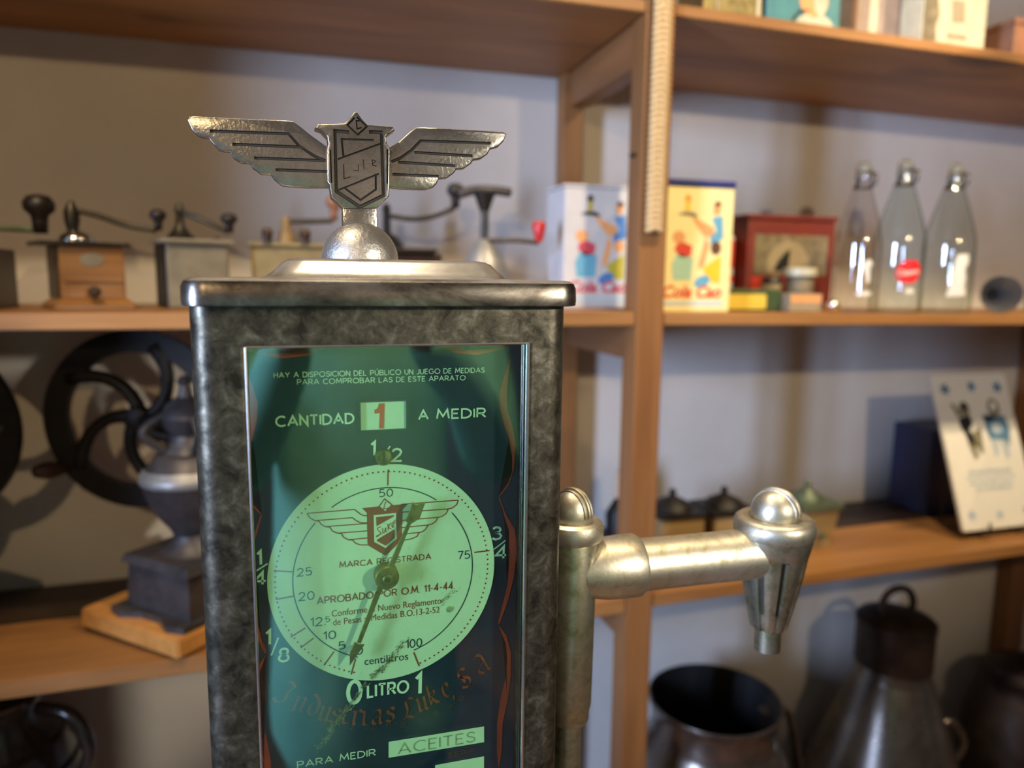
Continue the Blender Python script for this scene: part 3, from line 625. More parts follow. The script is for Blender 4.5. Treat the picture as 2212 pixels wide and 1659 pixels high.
    lines = [[(-48.9, 46.9), (-17.9, 47.1)], sp([(-17.9, 47.1), (-15.8, 45.0), (-12.7, 42.6), (-9.5, 42.1)]), [(-43.9, 41.5), (-19.5, 41.5)], sp([(-19.5, 41.5), (-17.0, 39.2), (-13.8, 37.5), (-9.6, 37.1)]), [(-37.3, 36.8), (-9.6, 36.6)], [(-29.7, 31.6), (-9.7, 31.4)], [(-22.5, 26.3), (-9.7, 26.4)],
             [(14, 48.2), (53.3, 48.1)], [(14, 42.6), (46.1, 42.3)], [(13, 36.8), (38.8, 36.8)], [(13, 31.6), (31.8, 31.9)], [(13, 26.9), (25.7, 27.1)]]
    tipl = [(-48.9, 46.9), (-46.9, 43.5), (-43.9, 41.5), (-41.4, 40.9), (-39.9, 38.5), (-37.3, 36.8), (-34.5, 36.3), (-32.8, 33.4), (-29.7, 31.6), (-27.1, 31.1), (-25.6, 28.3), (-22.5, 26.3), (-19.6, 25.8), (-17.8, 23.4), (-14.6, 21.9), (-9.8, 21.5)]
    tipr = [(53.3, 48.1), (52.1, 45.0), (49.3, 42.9), (46.1, 42.3), (44.8, 39.2), (41.9, 37.4), (38.8, 36.8), (37.4, 34.1), (34.6, 32.4), (31.8, 31.9), (30.1, 29.0), (27.9, 27.4), (25.7, 27.1), (24.0, 24.4), (20.1, 23.0), (13.0, 22.3)]
    for l in lines + [tipl, tipr]: ribbon(b, P, l, w, dz)
    # shield with cut-outs
    flat(b, P, [(-13.1, 47.6), (-2.3, 48.0), (-1.1, 49.0), (2.4, 43.7), (6.4, 48.1), (15.2, 48.2), (18.3, 48.3), (14.0, 44.5), (13.4, 22.6), (2.2, 12.6), (-9.8, 21.4), (-9.9, 44.1)], dz)
    ribbon(b, P, [(2.1, 53.0), (7.0, 48.4), (2.5, 43.7), (-1.7, 47.9)], .7, dz-.0001, 0, True)
    flat(b, P, [(-5.4, 42.1), (9.8, 42.5), (10.0, 24.2), (2.4, 18.1), (-5.3, 23.2)], dz-.0002, 1); flat(b, P, [(2.1, 52.3), (6.3, 48.4), (2.5, 44.5), (-1.1, 47.9)], dz-.0002, 1)
    flat(b, P, [(-3.8, 40.7), (8.4, 41.0), (8.2, 40.2), (-3.6, 34.3)], dz-.0004); flat(b, P, [(-3.7, 24.6), (8.3, 31.1), (8.6, 25.1), (2.3, 19.9), (-3.4, 23.8)], dz-.0004)
    lk = [[(-.6, 33.4), (-1.7, 33.5), (-3.1, 32.5), (-2.5, 31.2), (-1.0, 29.5), (-1.8, 28.0), (-3.3, 26.8), (-3.9, 27.4), (-2.6, 27.9), (.1, 28.6)], [(.5, 32.6), (.5, 29.4), (1.6, 29.5), (2.6, 32.8), (2.6, 29.8), (3.5, 30.1)], [(4.0, 35.4), (4.3, 30.6)], [(6.3, 36.0), (4.5, 33.0), (6.4, 31.4)], [(7.0, 33.2), (8.2, 34.7), (7.8, 36.1), (6.8, 34.8), (7.1, 32.4), (8.5, 33.2)], [(8.0, 36.7), (9.3, 37.0)], [(3.1, 50.1), (2.5, 50.5), (1.5, 46.7), (1.1, 46.1), (2.2, 46.4), (3.5, 45.7), (4.1, 46.7)]]
    for l in lk: ribbon(b, P, sp(l), .5, dz-.0004)
    obj('red_markings', b, ['ink_red', 'cream'], dial)
    # worn scratches across the plate
    b = BM(); rnd = random.Random(3)
    wl = [(52.2, -15.5), (42.4, -25.1), (17.3, -48.7), (9.3, -57.7), (.3, -68.3), (-6.4, -73.3), (-14.2, -80.4), (-22.0, -91.1), (-29.8, -100.5), (-35.4, -107.9), (-39.9, -115.5), (-46.4, -121.5)]
    for k in range(260):
        i = rnd.choice([0, 2, 3, 3, 4, 4, 5, 6, 7, 7, 8, 8, 9, 9, 10]); f = rnd.random(); p = Vector(wl[i]).lerp(Vector(wl[i+1]), f) + Vector((rnd.gauss(0, 1.3), rnd.gauss(0, 1.3)))
        d = (Vector(wl[i+1])-Vector(wl[i])).normalized()*rnd.uniform(.6, 4) + Vector((rnd.uniform(-.6, .6), rnd.uniform(-.6, .6))); m = p + d*.5 + Vector((rnd.uniform(-.5, .5), rnd.uniform(-.5, .5)))
        ribbon(b, P, [tuple(p), tuple(m), tuple(p+d)], [.1, rnd.uniform(.2, .9), .1], -.0013)
    for k in range(110):
        a = rnd.uniform(0, 2*pi); r = 75*math.sqrt(rnd.random()); x, z = cx+r*cos(a), cz+r*sin(a)
        flat(b, P, ell(x, z, rnd.uniform(.12, .4), rnd.uniform(.12, .3), 7, rnd.random()*3), -.0013)
    obj('scratches', b, 'wear', plate)
    b = BM(); lathe(b, [(.0022, 0), (.0022, .0006)], P((46.9, -31.5), -.0007), (0, -1, 0), 20); obj('rivet', b, 'grey_ink', dial, True)
    # screw over the dial
    so = P((1.8, 82.2), -.0008); b = BM(); lathe(b, [(.0058, -.002), (.0058, .0012), (.0048, .0026), (.002, .0032)], so, (0, -1, 0), 28)
    sc = obj('screw', b, 'brass', t, True); b = BM(); box(b, (so.x-.0005, so.y-.0038, so.z-.0045), (so.x+.0005, so.y-.0028, so.z+.0045)); obj('slot', b, 'silver_dark', sc)
    # pointer
    H = Pl((.0566, 0, 1.2487), .483)
    b = BM(); slab(b, H, [(15.5, 37.6), (17.8, 36.8), (7.4, 10.8), (-.6, -4.2), (-17.0, -44.5), (-19.6, -43.4), (-4.6, -3.6), (3.4, 11.3)], -.0006, .0008, .3)
    slab(b, H, [(19.1, 52.3), (21.2, 50.1), (27.7, 51.4), (23.8, 40.2), (16.8, 36.3), (14.1, 39.3)], -.0009, .0006, .4)
    slab(b, H, [(-24.7, -59.3), (-24.5, -49.7), (-21.2, -42.8), (-18.0, -44.9), (-14.5, -45.4)], -.0009, .0006, .4)
    nd_ = obj('pointer', b, 'brass', t)
    b = BM(); lathe(b, [(.0082, -.0075), (.0082, .0012), (.0074, .0022), (.0035, .0026), (.0035, .0046), (.0028, .0052)], H((1.2, .5)), (0, -1, 0), 36)
    obj('pointer_hub', b, 'brass', nd_, True)
    b = BM(); lathe(b, [(.0016, 0), (.0016, .0056)], H((1.2, .5)), (0, -1, 0), 16); obj('spindle', b, 'silver_dark', nd_)
    # pane
    b = BM(); box(b, (oL+.0006, YF+.0035, oB+.0006), (oR-.0006, YF+.0055, oT-.0006)); obj('glass_pane', b, 'pane', t, False, 'greenish glass pane over the dial')
    # tap
    ax, ay = .2195, .553
    b = BM(); lathe(b, [(.0118, .785), (.0118, 1.08)], (ax, ay, 0), n=36); rp = obj('riser_pipe', b, 'nickel_green', t, True)
    b = BM(); lathe(b, [(.0148, .78), (.02, .78), (.02, .80), (.0118, .803)], (ax, ay, 0), n=36); obj('pipe_flange', b, 'nickel_green', t, True)
    b = BM(); lathe(b, [(.0118, 1.0765), (.0172, 1.0765), (.018, 1.079), (.018, 1.087), (.0185, 1.088), (.0195, 1.092), (.0212, 1.236), (.0205, 1.238)], (ax, ay, 0), n=48); obj('tee_sleeve', b, 'nickel_green', t, True)
    b = BM(); lathe(b, [(.0215, 1.2375), (.0248, 1.2382), (.0258, 1.2405), (.0262, 1.2480), (.0248, 1.2525), (.0215, 1.2545), (.0175, 1.2535)], (ax, ay, 0), n=48); obj('tee_collar', b, 'nickel', t, True)
    def ball(c, r, hz, par):
        b = BM(); sphere(b, c, r, n=40, sc=(1, 1, hz)); bl_ = obj('ball_cap', b, 'nickel', par, 'all')
        b = BM(); nrm = Vector((.86, .5, 0)).normalized(); tx = Vector((-nrm.y, nrm.x, 0))
        for off, mr in ((-.0044, .0011), (0, .0019), (.0044, .0011)):
            rr_ = math.sqrt(r*r-off*off); pts = [Vector(c) + nrm*off + tx*(rr_*cos(a)) + Vector((0, 0, rr_*hz*sin(a))) for a in [pi*k/24 for k in range(25)]]
            tube(b, pts, mr, 8)
        obj('ridge', b, 'nickel', bl_, 'all')
    ball((ax, ay, 1.2585), .0172, 1.22, t)
    # side branch, arm and nozzle
    az = 1.2085
    b = BM(); lathe(b, [(.0205, .006), (.0240, .018), (.0262, .030), (.0268, .047), (.0268, .058), (.0252, .0605), (.0226, .061)], (ax, ay, az), (1, 0, 0), 48); obj('branch_collar', b, 'nickel', t, True)
    b = BM(); lathe(b, [(.0222, .056), (.0225, .062), (.0222, .12), (.0226, .170), (.0240, .1855)], (ax, ay, az), (1, 0, -.008), 48); obj('spout_arm', b, 'nickel', t, True)
    nx = .4165
    def fl(tt, h):
        if h > 1.2070: return 1
        k = (tt*9/(2*pi) + .15) % 1
        return .84 if .38 < k < .62 else 1.0 - .05*abs(((k+.5) % 1)-.5)
    b = BM(); lathe(b, [(.0150, 1.1345), (.0165, 1.1355), (.0178, 1.140), (.0205, 1.152), (.0243, 1.170), (.0282, 1.190), (.0306, 1.2050), (.0310, 1.2069), (.0311, 1.2071), (.0338, 1.2185), (.0346, 1.2245)], (nx, ay, 0), n=135, rfun=fl)
    for f in b.faces:
        c = f.calc_center_median(); rr_ = math.hypot(c.x-nx, c.y-ay)
        if c.z < 1.2072 and len(f.verts) == 4:
            ex = .0150 + (c.z-1.1345)*.2207
            if rr_ < ex*.925 - .0003: f.material_index = 1
    noz = obj('nozzle', b, ['nickel_green', 'silver_dark'], t, True)
    b = BM(); lathe(b, [(.0346, 1.2240), (.0358, 1.2262), (.0361, 1.2330), (.0348, 1.2376), (.0315, 1.2402), (.025, 1.2405), (.0225, 1.2390)], (nx, ay, 0), n=56); obj('nozzle_collar', b, 'nickel', noz, True)
    b = BM(); lathe(b, [(.0105, 1.112), (.0118, 1.1125), (.0118, 1.1345)], (nx, ay, 0), n=32); lathe(b, [(.0088, 1.1118), (.0088, 1.1122)], (nx, ay, 0), n=24, mi=1); obj('outlet', b, ['nickel_green', 'can_in'], noz, True)
    ball((nx, ay, 1.2435), .0215, 1.02, noz)
    b = BM(); lathe(b, [(.008, 0), (.008, .034)], (.1795, ay, 1.15), (1, 0, 0), 20); obj('pipe_bracket', b, 'nickel_green', t, True)
dispenser()
def table():
    t = thing('side_table', 'dark oak table carrying the oil dispenser', 'table', (.08, .57, 0))
    b = BM(); box(b, (-.28, .40, .745), (.46, .75, .779), 0, .003); obj('tabletop', b, 'table', t)
    for x in (-.24, .38):
        for y in (.43, .68): b = BM(); box(b, (x, y, 0), (x+.04, y+.04, .744), 0, .002); obj('leg', b, 'table', t)
table()

# ------------------------------------------------------------------ coffee grinders on the middle shelf
ZM = 1.3987
def crank(par, stem, pts, knob, kh=.03, kr=.014, am='dark_metal', km='wood_black', ar=.0045):
    b = BM(); tube(b, smoothpts(pts), ar, 8); a = obj('crank_arm', b, am, par, 'all')
    b = BM(); x, y, z = knob
    lathe(b, [(kr*.45, 0), (kr*.5, kh*.3), (kr*.55, kh*.45), (kr*.95, kh*.6), (kr, kh*.78), (kr*.7, kh*.95), (kr*.2, kh)], (x, y, z), n=20); obj('crank_knob', b, km, a, 'all')
def grinders():
    g = 'coffee grinders on the middle shelf'
    # far left, only its crank reaches into the picture
    t = thing('coffee_grinder', 'coffee grinder left of the beech one, only its crank and knob in the photo', 'coffee grinder', (-.47, 1.31, ZM), g)
    b = BM(); box(b, (-.53, 1.25, ZM), (-.415, 1.37, ZM+.09), 0, .003); obj('body', b, 'wood_walnut', t)
    b = BM(); lathe(b, [(.03, ZM+.0905), (.02, ZM+.11), (.006, ZM+.125), (.005, 1.525)], (-.47, 1.31, 0)); obj('hopper', b, 'dark_metal', t, True)
    crank(t, None, [(-.47, 1.31, 1.522), (-.41, 1.305, 1.519), (-.36, 1.30, 1.517)], (-.358, 1.30, 1.512), .058, .022, 'green_patina')
    # beech grinder with bright dome
    t = thing('coffee_grinder', 'beech wood coffee grinder with oval badge and bright dome', 'coffee grinder', (-.31, 1.33, ZM), g)
    x0, x1, y0, y1 = -.352, -.262, 1.285, 1.368
    b = BM(); box(b, (x0, y0, ZM+.016), (x1, y1, ZM+.095), 0, .002); body = obj('body', b, 'wood_grind', t)
    b = BM(); box(b, (x0-.0015, y0+.008, ZM+.017), (x0-.0002, y1, ZM+.0945)); obj('side_panel', b, 'wood_walnut', t, label='dark walnut side')
    b = BM(); rings(b, [[(x, y, z) for x, y in rrect(x0-o, y0-o, x1+o, y1+o, .006)] for o, z in ((.012, ZM+.0003), (.012, ZM+.006), (.004, ZM+.013), (.001, ZM+.016))]); obj('plinth', b, 'wood_grind', t)
    b = BM(); box(b, (x0-.026, y0-.008, ZM+.0955), (x1+.006, y1+.008, ZM+.102), 0, .0015); obj('top_plate', b, 'dark_metal', t)
    b = BM(); box(b, (x0+.006, y0-.005, ZM+.041), (x1-.004, y0-.0003, ZM+.048), 0, .001); obj('ledge', b, 'wood_grind', t)
    b = BM(); box(b, (x0+.008, y0-.002, ZM+.017), (x1-.006, y0-.0002, ZM+.040)); dr = obj('drawer', b, 'wood_grind', t)
    b = BM(); lathe(b, [(.003, 0), (.004, .004), (.009, .012), (.008, .018), (.003, .020)], (-.310, y0-.002, ZM+.026), (0, -1, 0), 20); obj('drawer_knob', b, 'wood_walnut', dr, True)
    t.rotation_euler[2] = rad(25)
    b = BM(); pl = Pl((-.308, 0, ZM+.075), y0); slab(b, pl, ell(0, 0, 17, 10), -.0012, 0); obj('badge', b, 'mill_grey', t)
    b = BM(); sphere(b, (-.318, 1.33, ZM+.1025), .027, sc=(1, 1, .72), z0=0); obj('dome', b, 'chrome', t, 'all')
    b = BM(); lathe(b, [(.008, ZM+.12), (.011, ZM+.135), (.011, ZM+.150), (.006, ZM+.160), (.003, ZM+.166)], (-.322, 1.33, 0), n=20); obj('spindle', b, 'dark_metal', t, True)
    crank(t, None, [(-.322, 1.33, ZM+.152), (-.290, 1.32, ZM+.145), (-.25, 1.305, ZM+.131), (-.212, 1.285, ZM+.124)], (-.209, 1.284, ZM+.124), .034, .0125)
    # grey enamel grinder
    t = thing('coffee_grinder', 'grey painted metal coffee grinder between the beech one and the dispenser', 'coffee grinder', (-.15, 1.37, ZM), g)
    x0, x1, y0, y1 = -.203, -.106, 1.33, 1.405
    b = BM(); box(b, (x0, y0, ZM+.0003), (x1, y1, ZM+.1035), 0, .004); obj('body', b, 'mill_grey', t)
    b = BM(); box(b, (x0-.0035, y0+.012, ZM+.001), (x0-.0003, y1, ZM+.103)); obj('side_panel', b, 'iron', t, label='dark side panel')
    t.rotation_euler[2] = rad(20)
    b = BM(); box(b, (x0+.016, y0-.003, ZM+.035), (x1-.004, y0-.0003, ZM+.093), 0, .001); obj('front_panel', b, 'mill_grey', t)
    b = BM(); box(b, (x0-.008, y0-.008, ZM+.104), (x1+.008, y1+.006, ZM+.112), 0, .003); obj('top_plate', b, 'mill_grey', t)
    b = BM(); lathe(b, [(.026, ZM+.1125), (.016, ZM+.122), (.007, ZM+.135), (.006, ZM+.155), (.008, ZM+.160), (.004, ZM+.172)], (-.172, 1.37, 0), n=24); obj('spindle', b, 'dark_metal', t, True)
    crank(t, None, [(-.172, 1.37, ZM+.158), (-.145, 1.345, ZM+.145), (-.108, 1.325, ZM+.126)], (-.106, 1.322, ZM+.124), .032, .0135)
    # cream one behind the lid
    t = thing('coffee_grinder', 'cream coffee grinder half hidden behind the lid left of the emblem ball', 'coffee grinder', (0, 1.42, ZM), g)
    b = BM(); box(b, (-.062, 1.385, ZM+.0003), (.08, 1.48, ZM+.104), 0, .004); obj('body', b, 'mill_cream', t)
    b = BM(); box(b, (-.066, 1.38, ZM+.1045), (.085, 1.485, ZM+.112), 0, .002); obj('top_plate', b, 'mill_cream', t)
    for x in (-.034, .03): b = BM(); lathe(b, [(.008, ZM+.1125), (.008, ZM+.122), (.010, ZM+.128), (.006, ZM+.136)], (x, 1.38, 0), n=18); obj('finial', b, 'wood_walnut', t, True)
    b = BM(); lathe(b, [(.014, ZM+.1125), (.012, ZM+.13), (.008, ZM+.140), (.009, ZM+.150), (.004, ZM+.158)], (-.002, 1.40, 0), n=20); obj('spindle', b, 'tan_box', t, True)
    crank(t, None, [(-.002, 1.40, ZM+.150), (.035, 1.39, ZM+.150), (.078, 1.38, ZM+.152)], (.08, 1.378, ZM+.152), .045, .014, km='brown_tin')
    # brown one behind the emblem
    t = thing('coffee_grinder', 'brown coffee grinder half hidden behind the lid right of the emblem ball', 'coffee grinder', (.22, 1.42, ZM), g)
    b = BM(); box(b, (.165, 1.365, ZM+.0003), (.272, 1.475, ZM+.098), 0, .003); obj('body', b, 'wood_walnut', t)
    b = BM(); box(b, (.155, 1.355, ZM+.0985), (.262, 1.485, ZM+.106), 0, .002); obj('top_plate', b, 'dark_metal', t)
    b = BM(); lathe(b, [(.034, ZM+.1065), (.02, ZM+.128), (.008, ZM+.136), (.007, ZM+.175), (.009, ZM+.180), (.004, ZM+.19)], (.178, 1.42, 0), n=22); obj('hopper', b, 'iron', t, True)
    crank(t, None, [(.178, 1.42, ZM+.168), (.225, 1.41, ZM+.162), (.265, 1.405, ZM+.168), (.303, 1.40, ZM+.184)], (.305, 1.40, ZM+.184), .046, .0165)
    # mill with cross bar and red crank knob
    t = thing('hand_mill', 'dark hand mill with T shaped top bar and red crank knob', 'hand mill', (.345, 1.34, ZM), g)
    b = BM(); lathe(b, [(.050, ZM+.0003), (.050, ZM+.02), (.047, ZM+.055), (.038, ZM+.085), (.022, ZM+.112), (.010, ZM+.125)], (.346, 1.34, 0), n=30); obj('body', b, 'dome_grey', t, True)
    b = BM(); lathe(b, [(.051, ZM+.028), (.0525, ZM+.034), (.051, ZM+.04)], (.346, 1.34, 0), n=30); obj('band', b, 'mill_cream', t, True)
    b = BM(); tube(b, [(.346, 1.34, ZM+.12), (.346, 1.34, ZM+.20)], [.007, .008], 12); tube(b, [(.346, 1.34, ZM+.175), (.346, 1.34, ZM+.205)], [.009, .020], 12); obj('stem', b, 'dark_metal', t, True)
    b = BM(); tube(b, smoothpts([(.299, 1.34, ZM+.203), (.325, 1.34, ZM+.211), (.36, 1.34, ZM+.213), (.395, 1.34, ZM+.210)]), .0085, 12); obj('top_bar', b, 'iron_grey', t, 'all')
    b = BM(); tube(b, [(.350, 1.33, ZM+.122), (.40, 1.30, ZM+.122), (.433, 1.285, ZM+.118)], .0042, 8); a = obj('crank_arm', b, 'dark_metal', t, True)
    b = BM(); lathe(b, [(.006, ZM+.119), (.009, ZM+.13), (.013, ZM+.148), (.010, ZM+.155), (.003, ZM+.157)], (.433, 1.285, 0), n=18); obj('crank_knob', b, 'red_knob', a, True, 'red crank knob')
grinders()

# ------------------------------------------------------------------ tins and boxes right of the post
def art(b, pl, w, h, yellow):
    """loose patches of colour like a printed picture of people at a tray; w, h in mm"""
    def u(x, y): return (x*w, y*h)
    def E(x, y, rx, ry, m, rot=0): flat(b, pl, ell(x*w, y*h, rx*w, ry*h, 18, rot), -.0004-.00008*len(b.faces) % .0002, m)
    def Q(l, m): flat(b, pl, [u(*p) for p in l], -.0004, m)
    # 0 red 1 orange 2 skin 3 brown 4 blue 5 mid 6 mint 7 yellow 8 grey 9 pale blue
    E(.33, .90, .045, .035, 1 if yellow else 8); E(.33, .845, .035, .05, 7); Q([(.18, .775), (.5, .76), (.42, .80), (.3, .805)], 8)
    E(.75, .83, .055, .05, 2); E(.76, .87, .05, .022, 3)
    Q([(.68, .76), (.84, .78), (.86, .60), (.7, .52), (.66, .60), (.76, .66)], 4 if yellow else 5); Q([(.38, .77), (.5, .74), (.72, .68), (.72, .62), (.6, .60), (.5, .67)], 2)
    E(.22, .60, .09, .05, 2); Q([(.22, .58), (.42, .53), (.4, .45), (.26, .44), (.16, .5)], 0); Q([(.2, .47), (.44, .44), (.42, .26), (.16, .26), (.13, .38)], 6 if yellow else 4)
    Q([(.60, .60), (.66, .55), (.6, .38), (.52, .34), (.52, .40)], 2); E(.76, .52, .075, .055, 3 if yellow else 2); Q([(.58, .36), (.84, .46), (.84, .24), (.66, .25)], 7); E(.58, .25, .12, .045, 4 if yellow else 5, .4)
    Q([(.04, .055), (.90, .055), (.90, .088), (.04, .088)], 9)
def tins():
    prints = ['p_red', 'p_orange', 'p_skin', 'p_brown', 'p_blue', 'p_mid', 'p_mint', 'p_yellow', 'p_grey', 'p_paleblue']
    t = thing('cocoa_tin', 'tall pale yellow printed tin with navy lid right of the post', 'tin', (.705, 1.25, ztop(.7)), 'cocoa tins beside the post')
    zb = ztop(.7)+.0004; x0, x1, y = .636, .776, 1.2
    b = BM(); box(b, (x0, y, zb), (x1, y+.10, zb+.222), 0, .003); bd = obj('body', b, 'tin_yellow', t)
    b = BM(); box(b, (x0-.003, y-.003, zb+.2225), (x1+.001, y+.103, zb+.234), 0, .002); obj('lid', b, 'navy_lid', t)
    pl = Pl((x0, 0, zb), y); b = BM(); art(b, pl, 140, 222, True); text(b, pl, 'Cola Cao', (3, 27), (122, 27), 22, -.0007, 0, .03, .25); obj('printed_picture', b, prints, bd)
    t = thing('cocoa_tin', 'tall white printed tin left of the post, behind the dispenser', 'tin', (.55, 1.35, ztop(.5)), 'cocoa tins beside the post')
    zb = ztop(.5)+.0004; x0, x1, y = .487, .618, 1.3
    b = BM(); box(b, (x0, y, zb), (x1, y+.10, zb+.220), 0, .003); bd = obj('body', b, 'tin_white', t)
    b = BM(); box(b, (x0-.002, y-.002, zb+.2205), (x1+.002, y+.102, zb+.226), 0, .002); obj('lid', b, 'tin_white', t)
    pl = Pl((x0+.004, 0, zb), y); b = BM(); art(b, pl, 140, 222, False); text(b, pl, 'Cola Cao', (6, 30), (124, 30), 22, -.0007, 0, .03, .25); obj('printed_picture', b, ['p_rose', 'p_olive', 'p_skin', 'p_brown', 'p_blue', 'p_mid', 'p_mint', 'p_olive', 'p_black', 'p_paleblue'], bd)
    # picture tin
    zb = ztop(.79)+.0006
    t = thing('picture_tin', 'dark red tin with a sepia picture of an arch, behind the bottles', 'tin', (1.05, 1.45, zb))
    b = BM(); box(b, (.943, 1.40, zb), (1.165, 1.47, zb+.19), 0, .003); bd = obj('body', b, 'red_tin', t)
    pl = Pl((.943, 0, zb), 1.40); b = BM(); flat(b, pl, [(18, 72), (205, 72), (205, 158), (18, 158)], -.0004); flat(b, pl, ell(104, 78, 58, 68, 24)[:13], -.0006, 1); flat(b, pl, [(66, 80), (104, 80), (108, 128), (96, 122), (80, 104)], -.0008, 2); flat(b, pl, [(14, 30), (60, 30), (58, 68), (14, 68)], -.0005, 3); obj('picture', b, ['sepia', 'sepia_l', 'p_black', 'p_red'], bd)
    b = BM(); box(b, (.938, 1.396, zb+.1905), (1.17, 1.474, zb+.200), 0, .002); obj('lid', b, 'red_tin', t)
    t = thing('round_tin', 'red and white tin squeezed between yellow tin and picture tin', 'tin', (.925, 1.47, zb))
    b = BM(); lathe(b, [(.034, zb), (.036, zb+.004), (.036, zb+.15), (.033, zb+.155), (.01, zb+.157)], (.9, 1.45, 0), n=36); bd = obj('body', b, 'tin_white', t, True)
    b = BM(); lathe(b, [(.0363, zb+.055), (.0365, zb+.06), (.0365, zb+.066), (.0363, zb+.07)], (.9, 1.45, 0), n=36); lathe(b, [(.0363, zb+.085), (.0366, zb+.09), (.0366, zb+.14), (.0363, zb+.145)], (.9, 1.45, 0), n=36); obj('red_band', b, 'p_red', bd, True)
    t = thing('glass_jar', 'small dark jar with pale lid in front of the picture tin', 'jar', (1.03, 1.335, zb))
    b = BM(); lathe(b, [(.026, zb), (.028, zb+.004), (.028, zb+.062), (.024, zb+.068)], (1.03, 1.335, 0), n=32); obj('body', b, 'sepia', t, True)
    b = BM(); lathe(b, [(.032, zb+.0685), (.034, zb+.070), (.034, zb+.083), (.031, zb+.086), (.005, zb+.087)], (1.03, 1.335, 0), n=32); obj('lid', b, 'cream_tin', t, True)
    t = thing('flat_tin', 'low green tin with yellow label beside the yellow cocoa tin', 'tin', (.85, 1.28, zb))
    b = BM(); box(b, (.795, 1.245, zb), (.92, 1.32, zb+.042), 0, .003); bd = obj('body', b, 'green_tin', t)
    pl = Pl((.795, 0, zb), 1.245); b = BM(); slab(b, pl, rrect(4, 4, 92, 33, 5), -.0006, 0); obj('paper_label', b, 'yellow', bd)
    t = thing('dark_canister', 'small dark canister standing behind the low green tin', 'canister', (.965, 1.36, zb))
    b = BM(); lathe(b, [(.02, zb), (.021, zb+.003), (.021, zb+.062), (.018, zb+.066), (.004, zb+.067)], (.975, 1.355, 0), n=28); obj('body', b, 'p_black', t, True)
    b = BM(); lathe(b, [(.0213, zb+.02), (.0214, zb+.022), (.0214, zb+.05), (.0213, zb+.052)], (.975, 1.355, 0), n=28); obj('paper_band', b, 'sepia_l', t, True)
    t = thing('cardboard_box', 'small buff and orange box lying in front of the jar', 'box', (.96, 1.25, zb))
    b = BM(); box(b, (.925, 1.225, zb), (1.0, 1.285, zb+.034), 0, .001); bd = obj('body', b, 'sepia_l', t)
    pl = Pl((.925, 0, zb), 1.225); b = BM(); flat(b, pl, [(3, 17), (72, 17), (72, 32), (3, 32)], -.0004); obj('paper_band', b, 'p_skin', bd)
    b = BM(); sphere(b, (1.001, 1.195, zb+.0125), .0122); tag(obj('glass_ball', b, 'chrome', None, 'all'), 'tiny shining ball left of the clear bottle', 'ball')
tins()
